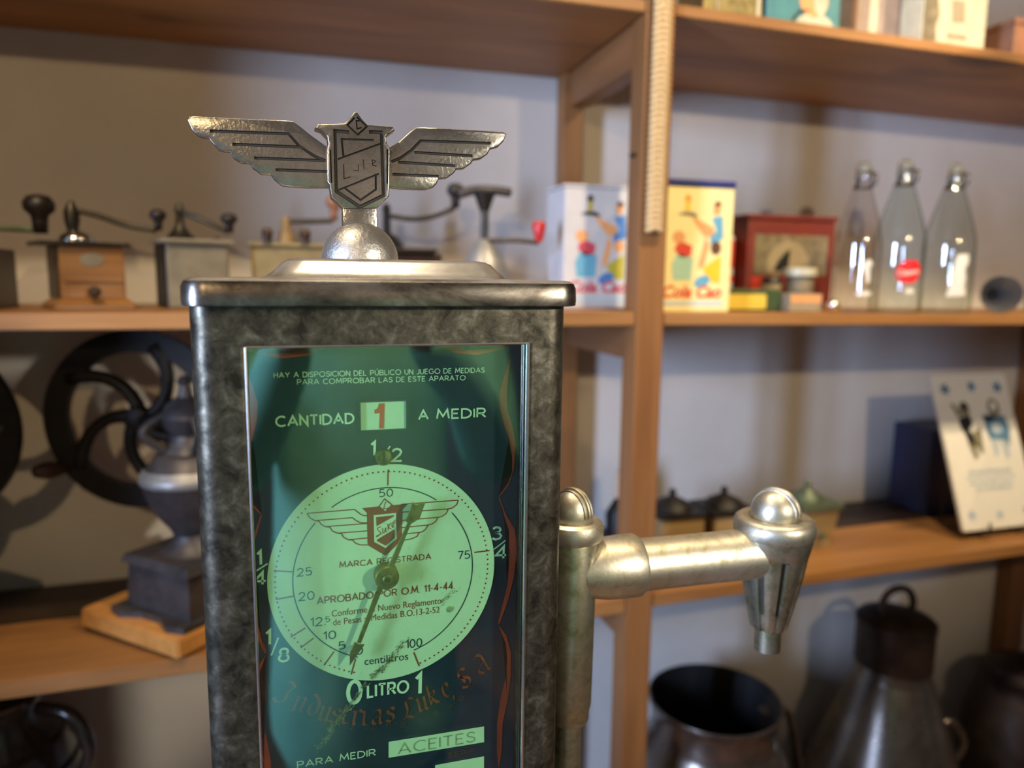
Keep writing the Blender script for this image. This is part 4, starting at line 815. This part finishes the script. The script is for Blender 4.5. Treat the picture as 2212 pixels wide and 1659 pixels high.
def bottles():
    def bottle(name, label, x, y, k, gm, slim=1.0):
        z = ztop(x)+.0004; t = thing(name, label, 'bottle', (x, y, z), 'swing top bottles on the middle shelf')
        R = .0465*slim
        b = BM(); pr = [(R*.8, .004), (R*.96, 0), (R, .006), (R, .132), (R*.975, .15), (R*.87, .174), (R*.70, .203), (R*.53, .230), (R*.39, .253), (R*.30, .264), (.0125, .268)]
        lathe(b, [(r, h*k) for r, h in pr], (x, y, z), n=40, caps=(True, False)); obj('glass_body', b, gm, t, 'all')
        zt = z + .268*k
        b = BM(); lathe(b, [(.0126, 0), (.0155, .002), (.0155, .012), (.0126, .014)], (x, y, zt), n=24); obj('lip', b, gm, t, True)
        b = BM(); lathe(b, [(.010, .0142), (.013, .016), (.0135, .024), (.009, .030), (.004, .032)], (x, y, zt), n=24); obj('stopper', b, 'porcelain', t, True)
        b = BM(); r = .0022
        for s in (-1, 1):
            tube(b, smoothpts([(x+s*.0165, y, zt-.014), (x+s*.0185, y-.004, zt+.005), (x+s*.016, y, zt+.025), (x+s*.006, y, zt+.0335)]), r, 6)
            tube(b, [(x+s*.0165, y, zt-.014), (x+s*.020, y-.012, zt-.006), (x+s*.0185, y-.016, zt+.012)], r, 6)
        tube(b, [(x-.0185, y-.016, zt+.012), (x+.0185, y-.016, zt+.012)], r, 6); tube(b, [(x-.006, y, zt+.0335), (x+.006, y, zt+.0335)], r, 6)
        tube(b, [(x+.0168*cos(a), y+.0168*sin(a), zt-.014) for a in [2*pi*i/20 for i in range(21)]], r, 6)
        obj('swing_wire', b, 'wire', t, 'all')
        return t, z, R
    def wrap(t, x, y, z, R, poly, name, m, a0, dr=.0006, txt=None):
        """print bent round the bottle; poly in mm round the girth and up"""
        b = BM(); rnd = poly
        f = flat(b, Pl((0, 0, 0), 0), rnd); bmesh.ops.triangulate(b, faces=b.faces)
        bmesh.ops.subdivide_edges(b, edges=b.edges, cuts=4, use_grid_fill=True)
        if txt:
            for tt in txt: text(b, Pl((0, 0, 0), -.0006), *tt, 0, 1, .02)
        for v in b.verts:
            a = a0 + v.co.x/R; rr = R + dr - v.co.y; v.co = Vector((x + rr*sin(a), y - rr*cos(a), z + v.co.z))
        return obj(name, b, m, t)
    t, z, R = bottle('swing_top_bottle', 'slim clear swing top bottle, leftmost of three beside the small tins', 1.085, 1.235, .96, 'bottle_c', .92)
    wrap(t, 1.085, 1.235, z, R, [(-6, 98), (8, 104), (14, 96), (8, 84), (10, 60), (4, 58), (2, 80), (-8, 86)], 'white_print', 'b_white', -.35); wrap(t, 1.085, 1.235, z, R, ell(0, 38, 16, 5, 14), 'white_print', 'b_white', -.35)
    t, z, R = bottle('swing_top_bottle', 'green tinted swing top bottle with a red badge, middle of three', 1.185, 1.235, 1.0, 'bottle_g', 1.04)
    wrap(t, 1.185, 1.235, z, R, ell(0, 82, 27, 24, 8, .39), 'red_badge', ['b_red', 'b_white'], -.30, txt=[('Casera', (-20, 74), (20, 79), 11)]); wrap(t, 1.185, 1.235, z, R, ell(3, 44, 10, 6, 14), 'white_print', 'b_white', -.3)
    t, z, R = bottle('swing_top_bottle', 'green tinted swing top bottle with white print, rightmost of three by the funnel', 1.312, 1.235, 1.0, 'bottle_g', 1.06)
    wrap(t, 1.312, 1.235, z, R, [(-12, 118), (10, 120), (14, 104), (6, 92), (10, 70), (6, 56), (14, 44), (10, 36), (-26, 34), (-24, 42), (-4, 46), (-6, 64), (-2, 88), (-12, 100)], 'white_print', 'b_white', -.25)
    t = thing('metal_funnel', 'grey metal funnel lying with its mouth forward beside the bottles', 'funnel', (1.42, 1.2, ztop(1.42)))
    zc = ztop(1.4)+.0405; ax = Vector((-.55, -.8, .02)).normalized()
    b = BM(); lathe(b, [(.010, -.115), (.010, -.062), (.0385, -.004), (.0395, 0), (.0385, .001), (.0375, -.003), (.009, -.062)], (1.425, 1.2, zc), ax, 40); obj('cone', b, 'zinc', t, True)
    b = BM(); lathe(b, [(.009, -.0615), (.0088, -.0605)], (1.425, 1.2, zc), ax, 20); obj('throat', b, 'can_in', t)
bottles()

# ------------------------------------------------------------------ top shelf
def topshelf():
    def zt(x, y): return zup(x, y)+.0195
    def tin(name, label, x0, x1, y, d, h, m, extra=None):
        z = zt(x1, y)+.0006 + (zt(x0, y)-zt(x1, y))
        t = thing(name, label, 'tin', ((x0+x1)/2, y+d/2, z))
        b = BM(); box(b, (x0, y, z), (x1, y+d, z+h-.012), 0, .003); bd = obj('body', b, m, t)
        b = BM(); box(b, (x0-.002, y-.002, z+h-.0117), (x1+.002, y+d+.002, z+h), 0, .002); obj('lid', b, m, t)
        if extra:
            pl = Pl((x0, 0, z), y)
            for k, (p, mm) in enumerate(extra): b = BM(); flat(b, pl, p, -.0004-.00008*k); obj('printed_patch', b, mm, bd)
    tin('gold_tin', 'gold and green tin on the top shelf beside the braided strap', .690, .806, 1.19, .1, .16, 'gold_tin', [([(24, 4), (30, 4), (30, 140), (24, 140)], 'sepia_l'), ([(104, 3), (111, 3), (111, 140), (104, 140)], 'cream_tin')])
    tin('teal_tin', 'teal tin with a pale picture on the top shelf', .815, .968, 1.19, .1, .17, 'teal_tin', [(ell(100, 4, 42, 28, 24)[:13], 'cream_tin'), (ell(96, 52, 30, 28), 'p_skin'), (ell(110, 52, 14, 24), 'cream_tin'), ([(52, 10), (66, 28), (95, 36), (66, 34), (52, 18)], 'p_black')])
    tin('taupe_tin', 'taupe tin behind the cream tin on the top shelf', 1.04, 1.16, 1.245, .1, .17, 'taupe_tin', [([(40, 2), (58, 2), (58, 150), (40, 150)], 'cream_tin'), ([(0, 0), (10, 0), (10, 150), (0, 150)], 'p_brown')])
    tin('cream_tin', 'cream printed tin on the top shelf next to the russet box', 1.147, 1.300, 1.185, .055, .18, 'cream_tin', [([(2, 4), (36, 14), (32, 40), (40, 60), (30, 100), (2, 100)], 'sepia'), ([(60, 20), (108, 20), (108, 30), (60, 30)], 'sepia_l'), ([(70, 50), (100, 52), (98, 90), (66, 90)], 'sepia_l'), ([(60, 4), (100, 6), (100, 10), (60, 9)], 'sepia')])
    tin('russet_box', 'russet tin box with overhanging lid at the end of the top shelf', 1.39, 1.56, 1.2, .12, .085, 'brown_tin')
topshelf()

# ------------------------------------------------------------------ lower shelf, left: wheel mills
def wheelmill(loc, label, wx, ka):
    """big coffee mill: wooden base, square drawer box, urn and a spoked wheel at its left"""
    t = thing('wheel_mill', label, 'coffee mill', loc, 'flywheel coffee mills on the lower shelf')
    L = Vector(loc); z0 = L.z; a = rad(44)
    def rot(x, y): return (L.x + x*cos(a) + y*sin(a), L.y - x*sin(a) + y*cos(a))
    def rbox(b, x0, x1, y0, y1, za, zb, ta=0):
        pts = [(*rot(x0, y0), za), (*rot(x1, y0), za), (*rot(x1, y1), za), (*rot(x0, y1), za), (*rot(x0+ta, y0+ta), zb), (*rot(x1-ta, y0+ta), zb), (*rot(x1-ta, y1-ta), zb), (*rot(x0+ta, y1-ta), zb)]
        hexa(b, pts)
    b = BM(); rbox(b, -.148, .088, -.106, .112, z0, z0+.030, .002); bmesh.ops.bevel(b, geom=b.edges[:], offset=.003, segments=2, affect='EDGES'); obj('wooden_base', b, 'wood_orange', t, label='orange varnished wooden base')
    b = BM(); pts = [(-.092, -.088), (-.06, -.096), (-.025, -.080), (.015, -.080), (.05, -.096), (.08, -.088), (.083, 0), (.08, .088), (-.085, .088), (-.098, 0)]
    rings(b, [[(*rot(x, y), z) for x, y in pts] for z in (z0+.0305, z0+.040)]); obj('foot_plate', b, 'iron_grey', t)
    b = BM(); rbox(b, -.078, .070, -.068, .072, z0+.0405, z0+.112, .004); rbox(b, -.083, .075, -.073, .077, z0+.1122, z0+.1248, .006); bx_ = obj('drawer_box', b, 'iron_grey', t)
    b = BM(); lathe(b, [(.05, .1582), (.034, .170), (.028, .186), (.034, .198), (.052, .222), (.065, .252), (.071, .272), (.073, .276), (.073, .286), (.070, .290), (.058, .305), (.05, .318), (.042, .322)], (L.x, L.y, z0-.033), n=40); obj('urn', b, 'iron_grey', t, True)
    b = BM(); lathe(b, [(.0733, .2755), (.0745, .278), (.0745, .285), (.0733, .288), (.066, .299)], (L.x, L.y, z0-.033), n=40, caps=(False, False)); obj('polished_rim', b, 'dome_grey', t, True)
    b = BM(); lathe(b, [(.038, .3225), (.03, .332), (.024, .35), (.034, .366), (.04, .38), (.03, .40), (.012, .412), (.008, .43), (.012, .438), (.004, .446)], (L.x, L.y, z0-.033), n=30)
    for k in range(4): tube(b, smoothpts([(L.x+.036*cos(k*pi/2+.4), L.y+.036*sin(k*pi/2+.4), z0-.033+.328), (L.x+.066*cos(k*pi/2+.4), L.y+.066*sin(k*pi/2+.4), z0-.033+.36), (L.x+.034*cos(k*pi/2+.4), L.y+.034*sin(k*pi/2+.4), z0-.033+.385)]), .007, 8)
    obj('bridge', b, 'iron_grey', t, True)
    # wheel: nearly facing the room
    wc = Vector((L.x+wx, L.y+.095, z0+.328)); n = Vector((-.22, -.97, 0)).normalized(); ux = Vector((n.y*-1, n.x, 0)).normalized(); uz = Vector((0, 0, 1)); R = .139
    b = BM(); sec = [(-.024, -.007), (.010, -.010), (.014, -.004), (.014, .008), (-.024, .007)]
    rs = []
    N = 64
    for k in range(N):
        t_ = 2*pi*k/N; d = ux*cos(t_) + uz*sin(t_); rs.append([wc + d*(R+r) + n*h for r, h in sec])
    vs = [[b.verts.new(p) for p in r] for r in rs]
    for i in range(N):
        for j in range(5): b.faces.new((vs[i][j], vs[i][(j+1) % 5], vs[(i+1) % N][(j+1) % 5], vs[(i+1) % N][j]))
    bmesh.ops.recalc_face_normals(b, faces=b.faces); w = obj('wheel', b, 'iron', t, True)
    for k in range(5):
        t0 = 2*pi*k/5 + rad(88); pts = []
        for i in range(9):
            f = i/8; r = .012 + f*(R-.02); t_ = t0 + 1.05*f; pts.append(wc + (ux*cos(t_) + uz*sin(t_))*r)
        b = BM(); tube(b, pts, [.0135-.003*sin(pi*i/8) for i in range(9)], 10); obj('spoke', b, 'iron', w, 'all')
    b = BM(); lathe(b, [(.022, -.012), (.024, 0), (.020, .014), (.010, .018)], wc, n, 24); tube(b, [wc, Vector((L.x, L.y, z0+.333))], .012, 12); obj('hub', b, 'iron', w, True)
    ka = rad(ka); kp = wc + (ux*cos(ka) + uz*sin(ka))*(R-.002)
    b = BM(); d = (n*.6 + Vector((-.8, 0, .05))).normalized(); lathe(b, [(.005, .008), (.009, .016), (.0145, .036), (.0145, .048), (.010, .062), (.003, .066)], kp, d, 20); obj('wheel_handle', b, 'wood_walnut', w, True, 'brown wooden wheel handle')
    return t
wheelmill((-.165, 1.275, zlow(-.2, 1.3)+.0085), 'black cast iron coffee mill with spoked wheel, just left of the dispenser', -.0865, 217)
wheelmill((-.60, 1.275, zlow(-.5, 1.3)+.0085), 'black cast iron coffee mill at the frame edge, only wheel rim and base corner showing', .035, 318)

# ------------------------------------------------------------------ lower shelf, right
def lowright():
    g = 'box grinders on the lower shelf'
    def mill(label, x, y, w, d, h, bm_, tm, flare=0):
        z = zlow(x, y-d/2)+.0006; t = thing('box_grinder', label, 'coffee grinder', (x, y, z), g)
        b = BM(); rings(b, [[(x+u*s, y+v*s, zz) for u, v in rrect(-w/2, -d/2, w/2, d/2, .006)] for s, zz in ((1, z), (1+flare*.3, z+h*.4), (1+flare, z+h))]); obj('body', b, bm_, t)
        b = BM(); q = 1+flare; rings(b, [[(x+u*q, y+v*q, zz) for u, v in rrect(-w/2-.004, -d/2-.004, w/2+.004, d/2+.004, .006)] for zz in (z+h+.0003, z+h+.008)]); obj('top_plate', b, tm, t)
        b = BM(); lathe(b, [(w*.42, z+h+.0085), (w*.34, z+h+.022), (w*.12, z+h+.032), (.006, z+h+.036), (.008, z+h+.045), (.003, z+h+.05)], (x, y, 0), n=28); obj('hopper', b, tm, t, True)
        b = BM(); lathe(b, [(.003, 0), (.004, .005), (.008, .010), (.006, .016)], (x, y-d/2-.0003, z+h*.35), (0, -1, 0), 16); obj('drawer_knob', b, tm, t, True)
    mill('box grinder with dark top right beside the centre post', .755, 1.34, .10, .10, .088, 'tan_box', 'iron')
    mill('tan box grinder behind the spout arm, middle of three', .875, 1.335, .10, .10, .084, 'tan_box', 'iron')
    mill('box grinder with green tarnished top partly behind the nozzle', 1.065, 1.31, .075, .085, .088, 'tan_box', 'green_patina', .28)
    z = zlow(.73, 1.41)+.0003; t = thing('pale_figurine', 'small pale ceramic bottle seen just left of the centre post', 'ornament', (.69, 1.45, z))
    b = BM(); lathe(b, [(.03, z+.0005), (.032, z+.06), (.018, z+.085), (.0105, z+.096)], (.688, 1.45, 0), n=24); obj('body', b, 'iron', t, True)
    b = BM(); lathe(b, [(.012, z+.0965), (.014, z+.105), (.013, z+.122), (.010, z+.132), (.013, z+.142), (.011, z+.156), (.004, z+.160)], (.688, 1.45, 0), n=24); obj('stopper', b, 'pale', t, True)
    # tile plaque on a wire stand
    xc, w, h = 1.503, .218, .352; yb, zb = 1.205, zlow(1.5, 1.2)+.020; lean = math.atan2(.125, .33)
    t = thing('tile_plaque', 'white glazed tile plaque with two blue painted figures, leaning on a stand', 'tile plaque', (xc, yb, zb))
    b = BM(); slab(b, Pl((xc, 0, zb), 0), rrect(-w*500, 0, w*500, h*1000, 6), 0, .010, 2.0); 
    pl = Pl((xc, 0, zb), 0); cnt = [0]
    Rm = Matrix.Translation((0, yb, zb)) @ Matrix.Rotation(-lean, 4, 'X') @ Matrix.Translation((0, 0, -zb))
    b.transform(Rm); tl = obj('tile', b, 'tile', t, True)
    class D: b = None
    def start(): D.b = BM()
    def end(name): D.b.transform(Rm); obj(name, D.b, ['t_blue', 't_pale', 'p_black', 'p_grey', 'tile'], tl)
    def F(poly, m): cnt[0] += 1; flat(D.b, pl, poly, -.0004 - .00002*cnt[0] % .0012, m)
    for x, y, r, m in ((-78, 318, 15, 0), (0, 322, 14, 0), (76, 318, 15, 0), (-78, 34, 13, 1), (0, 30, 12, 1), (78, 34, 13, 1)):
        start()
        for k in range(5): F(ell(x+r*.55*cos(k*1.257), y+r*.55*sin(k*1.257), r*.42, r*.3, 12, k*1.257), m)
        F(ell(x, y, r*.25, r*.25, 10), 0); end('painted_flower')
    # two dancing figures, simple silhouettes
    start(); F([(-58, 250), (-24, 256), (-20, 236), (-34, 222), (-22, 196), (-14, 180), (-42, 188), (-48, 214), (-58, 232)], 2); F(ell(-36, 270, 15, 18), 3); F(ell(-34, 276, 9, 9), 2); F([(-58, 252), (-72, 282), (-64, 286), (-48, 256)], 3); F([(-46, 192), (-28, 190), (-24, 160), (-34, 154)], 3); F([(-30, 214), (-8, 222), (2, 240), (-2, 206), (-6, 168), (-16, 168)], 3); end('painted_figure')
    start(); F([(14, 256), (76, 250), (84, 220), (74, 180), (56, 196), (22, 196), (14, 224)], 0); F(ell(50, 270, 18, 22), 3); F(ell(50, 274, 9, 11), 4); F([(14, 252), (48, 250), (44, 240), (18, 238)], 2); F(ell(46, 222, 16, 12), 1); F([(26, 198), (40, 198), (36, 162), (26, 160)], 1); F([(52, 198), (68, 190), (70, 156), (56, 154)], 1); end('painted_figure')
    start()
    for k, (a_, b_) in enumerate(((-62, 62), (-70, 70), (-66, 60), (-50, 52))):
        yy = 124 - k*13; x = a_; rn = random.Random(k)
        while x < b_: l = rn.uniform(5, 13); F([(x, yy), (min(b_, x+l), yy), (min(b_, x+l), yy+rn.uniform(5, 8)), (x, yy+rn.uniform(5, 8))], 1); x += l + 3
    end('painted_verse')
    s = thing('plaque_stand', 'dark wire stand holding up the tile plaque', 'stand', (xc, yb+.06, zlow(xc, yb)))
    for x in (xc-.055, xc+.055):
        zf = zlow(x, yb)+.004
        b = BM(); tube(b, [(x, yb-.014, zb+.02), (x, yb-.016, zb-.006), (x, yb-.010, zb-.008), (x, yb+.01, zb-.008), (x, yb+.006, zf), (x, yb+.11, zf), (x, yb+.115, zb+.16), (x, yb+.0885, zb+.17)], .0028, 8); obj('wire_foot', b, 'dark_metal', s, True)
    b = BM(); tube(b, [(xc-.055, yb+.112, zb+.1), (xc+.055, yb+.112, zb+.1)], .0028, 8); obj('cross_wire', b, 'dark_metal', s, True)
    z = zlow(1.53, 1.45); b = BM(); box(b, (1.47, 1.38, z+.004), (1.66, 1.50, z+.215), 0, .002); bx_ = obj('box', b, 'navy_box', None); tag(bx_, 'dark navy box standing behind the tile plaque', 'box'); bx_.name = 'navy_box'
lowright()

# ------------------------------------------------------------------ milk cans on the floor, jug
def cans():
    g = 'milk cans on the floor under the shelves'
    x, y = .845, 1.285
    t = thing('milk_can', 'open metal milk can without lid, nearest the centre post', 'milk can', (x, y, 0), g)
    b = BM(); lathe(b, [(.185, .0005), (.192, .01), (.190, .05), (.190, .34), (.186, .37), (.168, .41), (.150, .462), (.136, .490), (.1305, .502), (.1305, .540), (.135, .558), (.139, .564), (.1405, .569), (.139, .573), (.1355, .572)], (x, y, 0), n=64, caps=(True, False)); obj('body', b, 'can', t, True)
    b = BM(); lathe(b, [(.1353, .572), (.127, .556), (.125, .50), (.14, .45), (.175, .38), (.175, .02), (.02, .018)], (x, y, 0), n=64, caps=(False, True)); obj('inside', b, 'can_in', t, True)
    b = BM(); hp = [(x+.112, y-.01, .528), (x+.160, y-.015, .535), (x+.172, y-.015, .525), (x+.188, y-.02, .47), (x+.205, y-.03, .36), (x+.192, y-.03, .33)]
    for p, q in zip(hp, hp[1:]): hexa(b, [(*(Vector(p)+Vector((0, d*.014, 0))).to_tuple()[:2], p[2]-.003) if False else (p[0], p[1]+d*.014, p[2]+e) for e in (-.003, .003) for d in (-1, 1)][0:0] or [(p[0], p[1]-.014, p[2]-.003), (q[0], q[1]-.014, q[2]-.003), (q[0], q[1]+.014, q[2]-.003), (p[0], p[1]+.014, p[2]-.003), (p[0]+.003, p[1]-.014, p[2]+.003), (q[0]+.003, q[1]-.014, q[2]+.003), (q[0]+.003, q[1]+.014, q[2]+.003), (p[0]+.003, p[1]+.014, p[2]+.003)])
    obj('handle', b, 'can', t)
    x, y = 1.362, 1.335
    t = thing('milk_can', 'conical milk can with dark lid and ring handle', 'milk can', (x, y, 0), g)
    b = BM(); lathe(b, [(.225, .0005), (.230, .01), (.228, .10), (.220, .14), (.205, .185), (.165, .30), (.120, .43), (.088, .522), (.084, .530), (.084, .575)], (x, y, 0), n=64, caps=(True, True)); obj('body', b, 'can', t, True)
    b = BM(); lathe(b, [(.086, .552), (.0865, .553), (.0865, .645), (.089, .648), (.089, .660), (.080, .668), (.04, .678), (.004, .681)], (x, y, 0), n=56); ld = obj('lid', b, 'can_dark', t, True, 'dark lid with ring handle')
    b = BM(); pts = smoothpts([(x-.042, y, .672), (x-.046, y, .70), (x-.03, y, .728), (x, y, .737), (x+.03, y, .728), (x+.046, y, .70), (x+.042, y, .672)], 5); tube(b, pts, .0085, 10); obj('ring_handle', b, 'can_dark', ld, 'all')
    b = BM(); tube(b, smoothpts([(x+.148, y, .35), (x+.19, y-.01, .37), (x+.225, y-.02, .315), (x+.205, y-.015, .265), (x+.178, y, .262)], 5), .0085, 10); obj('side_handle', b, 'can', t, 'all')
    x, y = 1.825, 1.36
    t = thing('milk_can', 'dark milk can cut by the right edge of the photo', 'milk can', (x, y, 0), g)
    b = BM(); lathe(b, [(.130, .0005), (.135, .01), (.133, .27), (.130, .31), (.118, .36), (.100, .398), (.096, .405), (.096, .43), (.102, .438), (.102, .446), (.09, .450)], (x, y, 0), n=56); obj('body', b, 'can_dark', t, True)
    b = BM(); lathe(b, [(.09, .4503), (.085, .462), (.05, .475), (.012, .48), (.012, .495), (.004, .50)], (x, y, 0), n=40); obj('lid', b, 'can_dark', t, True)
    # stoneware jug, lower left, on a stool
    x, y = -.475, 1.30
    t = thing('stoneware_jug', 'dark glazed stoneware jug under the lower shelf beside the left frame edge', 'jug', (x, y, .40))
    b = BM(); lathe(b, [(.085, .4005), (.11, .43), (.13, .50), (.13, .58), (.112, .66), (.083, .715), (.066, .735), (.064, .765), (.075, .778), (.077, .786), (.068, .788)], (x, y, 0), n=48); obj('body', b, 'jug', t, True)
    for z in (.60, .66, .70): b = BM(); r = {.60: .127, .66: .1125, .70: .092}[z]; lathe(b, [(r-.002, z-.006), (r+.003, z), (r-.004, z+.006)], (x, y, 0), n=48, caps=(False, False)); obj('ridge', b, 'jug', t, True)
    b = BM(); tube(b, smoothpts([(x+.07, y-.03, .765), (x+.125, y-.055, .755), (x+.148, y-.065, .70), (x+.122, y-.05, .635)]), .011, 10); obj('handle', b, 'jug', t, 'all')
    t = thing('low_stool', 'dark wooden stool carrying the stoneware jug', 'stool', (x, y, 0))
    b = BM(); box(b, (x-.17, y-.15, .37), (x+.15, y+.15, .40), 0, .003); obj('seat', b, 'wood_dark', t)
    for dx in (-.14, .09):
        for dy in (-.12, .08): b = BM(); box(b, (x+dx, y+dy, 0), (x+dx+.035, y+dy+.035, .369)); obj('leg', b, 'wood_dark', t)
cans()

# ------------------------------------------------------------------ the photographer, seen mirrored in the dial glass
def person():
    ox, oy = .13, -.50
    t = thing('person', 'person in a long teal coat with hands raised, mirrored in the dial glass', 'person', (ox, oy, 0))
    def skin(name, nodes, edges, m, sub=2, par=t):
        me = bpy.data.meshes.new(name); me.from_pydata([n[0] for n in nodes], edges, [])
        o = bpy.data.objects.new(name, me); C.objects.link(o); md = o.modifiers.new('s', 'SKIN'); md.use_smooth_shade = True
        for i, n in enumerate(nodes):
            r = n[1]; me.skin_vertices[0].data[i].radius = r if hasattr(r, '__len__') else (r, r)
        me.skin_vertices[0].data[0].use_root = True
        o.modifiers.new('u', 'SUBSURF').levels = sub; o.modifiers['u'].render_levels = sub
        bpy.context.view_layer.update(); dg = bpy.context.evaluated_depsgraph_get()
        m2 = bpy.data.meshes.new_from_object(o.evaluated_get(dg)); o.modifiers.clear(); o.data = m2; m2.materials.clear(); m2.materials.append(M[m])
        for p in m2.polygons: p.use_smooth = True
        o.parent = par; m2.transform(Matrix.Translation(-root_loc(par))); return o
    def P(x, y, z): return (ox+x, oy+y, z)
    N = [(P(0, 0, .95), (.155, .11)), (P(0, 0, 1.10), (.14, .10)), (P(0, 0, 1.28), (.165, .11)), (P(0, .0, 1.40), (.13, .085)), (P(0, .01, 1.47), .055), (P(0, .015, 1.53), .055), (P(0, .02, 1.60), (.075, .09)), (P(0, .015, 1.68), (.072, .088))]
    Ed = [(i, i+1) for i in range(7)]
    body = list(N)
    for s in (-1, 1):
        k = len(body)
        body += [(P(s*.185, 0, 1.385), .062), (P(s*.235, .04, 1.22), .05), (P(s*.235, .10, 1.08), .044), (P(s*.17, .21, 1.24), .036), (P(s*.075-.04, .34, 1.40), .026)]
        Ed += [(3, k), (k, k+1), (k+1, k+2), (k+2, k+3), (k+3, k+4)]
        k = len(body)
        body += [(P(s*.10, 0, .85), (.09, .095)), (P(s*.105, .01, .48), .062), (P(s*.11, -.01, .09), .042), (P(s*.12, .10, .045), (.045, .036)), (P(s*.125, .17, .04), (.04, .03))]
        Ed += [(0, k), (k, k+1), (k+1, k+2), (k+2, k+3), (k+3, k+4)]
    bo = skin('body', body, Ed, 'skin')
    jn = [(P(0, 0, .42), (.225, .17)), (P(0, 0, .66), (.205, .155)), (P(0, 0, .88), (.192, .148)), (P(0, 0, 1.10), (.182, .138)), (P(0, 0, 1.28), (.188, .132)), (P(0, 0, 1.405), (.15, .10)), (P(0, .008, 1.47), .072)]
    je = [(0, 1), (1, 2), (2, 3), (3, 4), (4, 5), (5, 6)]
    for s in (-1, 1):
        k = len(jn); jn += [(P(s*.19, 0, 1.395), .08), (P(s*.24, .04, 1.22), .068), (P(s*.24, .10, 1.08), .06), (P(s*.17, .21, 1.24), .05), (P(s*.095-.03, .315, 1.37), .04)]
        je += [(5, k), (k, k+1), (k+1, k+2), (k+2, k+3), (k+3, k+4)]
    skin('coat', jn, je, 'jacket', 2, bo)
    b = BM()
    for s in (-1, 1): tube(b, smoothpts([P(s*.072, 0, .80), P(s*.082, .006, .66), P(s*.096, .010, .48), P(s*.11, -.006, .28), P(s*.112, -.008, .085)], 4), [.075 - .017*i/16 for i in range(17)], 20)
    obj('trousers', b, 'trousers', bo, True)
    for s in (-1, 1):
        b = BM(); rs = []
        for k in range(9):
            f = k/8; y = -.07 + .30*f; w = .046*(sin(pi*min(1, .12+f*.86))**.5); h = .095 - .05*f
            rs.append([P(s*(.115+.012*f) + w*cos(a_), y, .004 + h*.5 + h*.5*sin(a_) if sin(a_) > 0 else .004 + h*.5*(1+max(-1, 1.6*sin(a_)))) for a_ in [2*pi*i/20 for i in range(20)]])
        rings(b, rs); obj('shoe', b, 'wood_black', bo, True)
    b = BM(); sphere(b, P(0, .004, 1.665), .096, z0=.28, sc=(.86, 1.02, .98)); sphere(b, P(0, -.022, 1.655), .094, z0=-.6, sc=(.88, .82, 1.0))
    obj('hair', b, 'hair', bo, 'all')
    for s in (-1, 1):                       # hands: palm, four curled fingers and a thumb
        w = Vector(P(s*.075-.04, .34, 1.40)); hn = [(tuple(w), .024), (tuple(w+Vector((-s*.012, .03, .035))), (.032, .016)), (tuple(w+Vector((-s*.018, .045, .065))), (.034, .014))]; he = [(0, 1), (1, 2)]
        for f in range(4):
            base = w + Vector((-s*.018 + (f-1.5)*.017, .05, .068)); k = len(hn); l = (.034, .040, .038, .030)[f]
            hn += [(tuple(base), .0085), (tuple(base+Vector((0, .016, l*.7))), .008), (tuple(base+Vector((-s*.012, .004, l*1.25))), .0072), (tuple(base+Vector((-s*.02, -.010, l*1.4))), .006)]
            he += [(2, k), (k, k+1), (k+1, k+2), (k+2, k+3)]
        k = len(hn); hn += [(tuple(w+Vector((-s*.042, .025, .04))), .011), (tuple(w+Vector((-s*.058, .012, .062))), .0095), (tuple(w+Vector((-s*.056, .004, .085))), .008)]; he += [(1, k), (k, k+1), (k+1, k+2)]
        skin('hand', hn, he, 'skin', 1, bo)
    b = BM(); f = .108
    for s in (-1, 1):
        sphere(b, P(s*.030, f-.020, 1.642), .012); sphere(b, P(s*.078, .02, 1.632), .02, sc=(.4, .8, 1.4))
    tube(b, [P(0, f-.022, 1.65), P(0, f-.012, 1.628), P(0, f-.006, 1.612), P(0, f-.016, 1.604)], [.006, .010, .012, .006], 10); tube(b, [P(-.024, f-.016, 1.578), P(0, f-.006, 1.576), P(.024, f-.016, 1.578)], .006, 8)
    obj('face', b, 'skin', bo, 'all')
person()
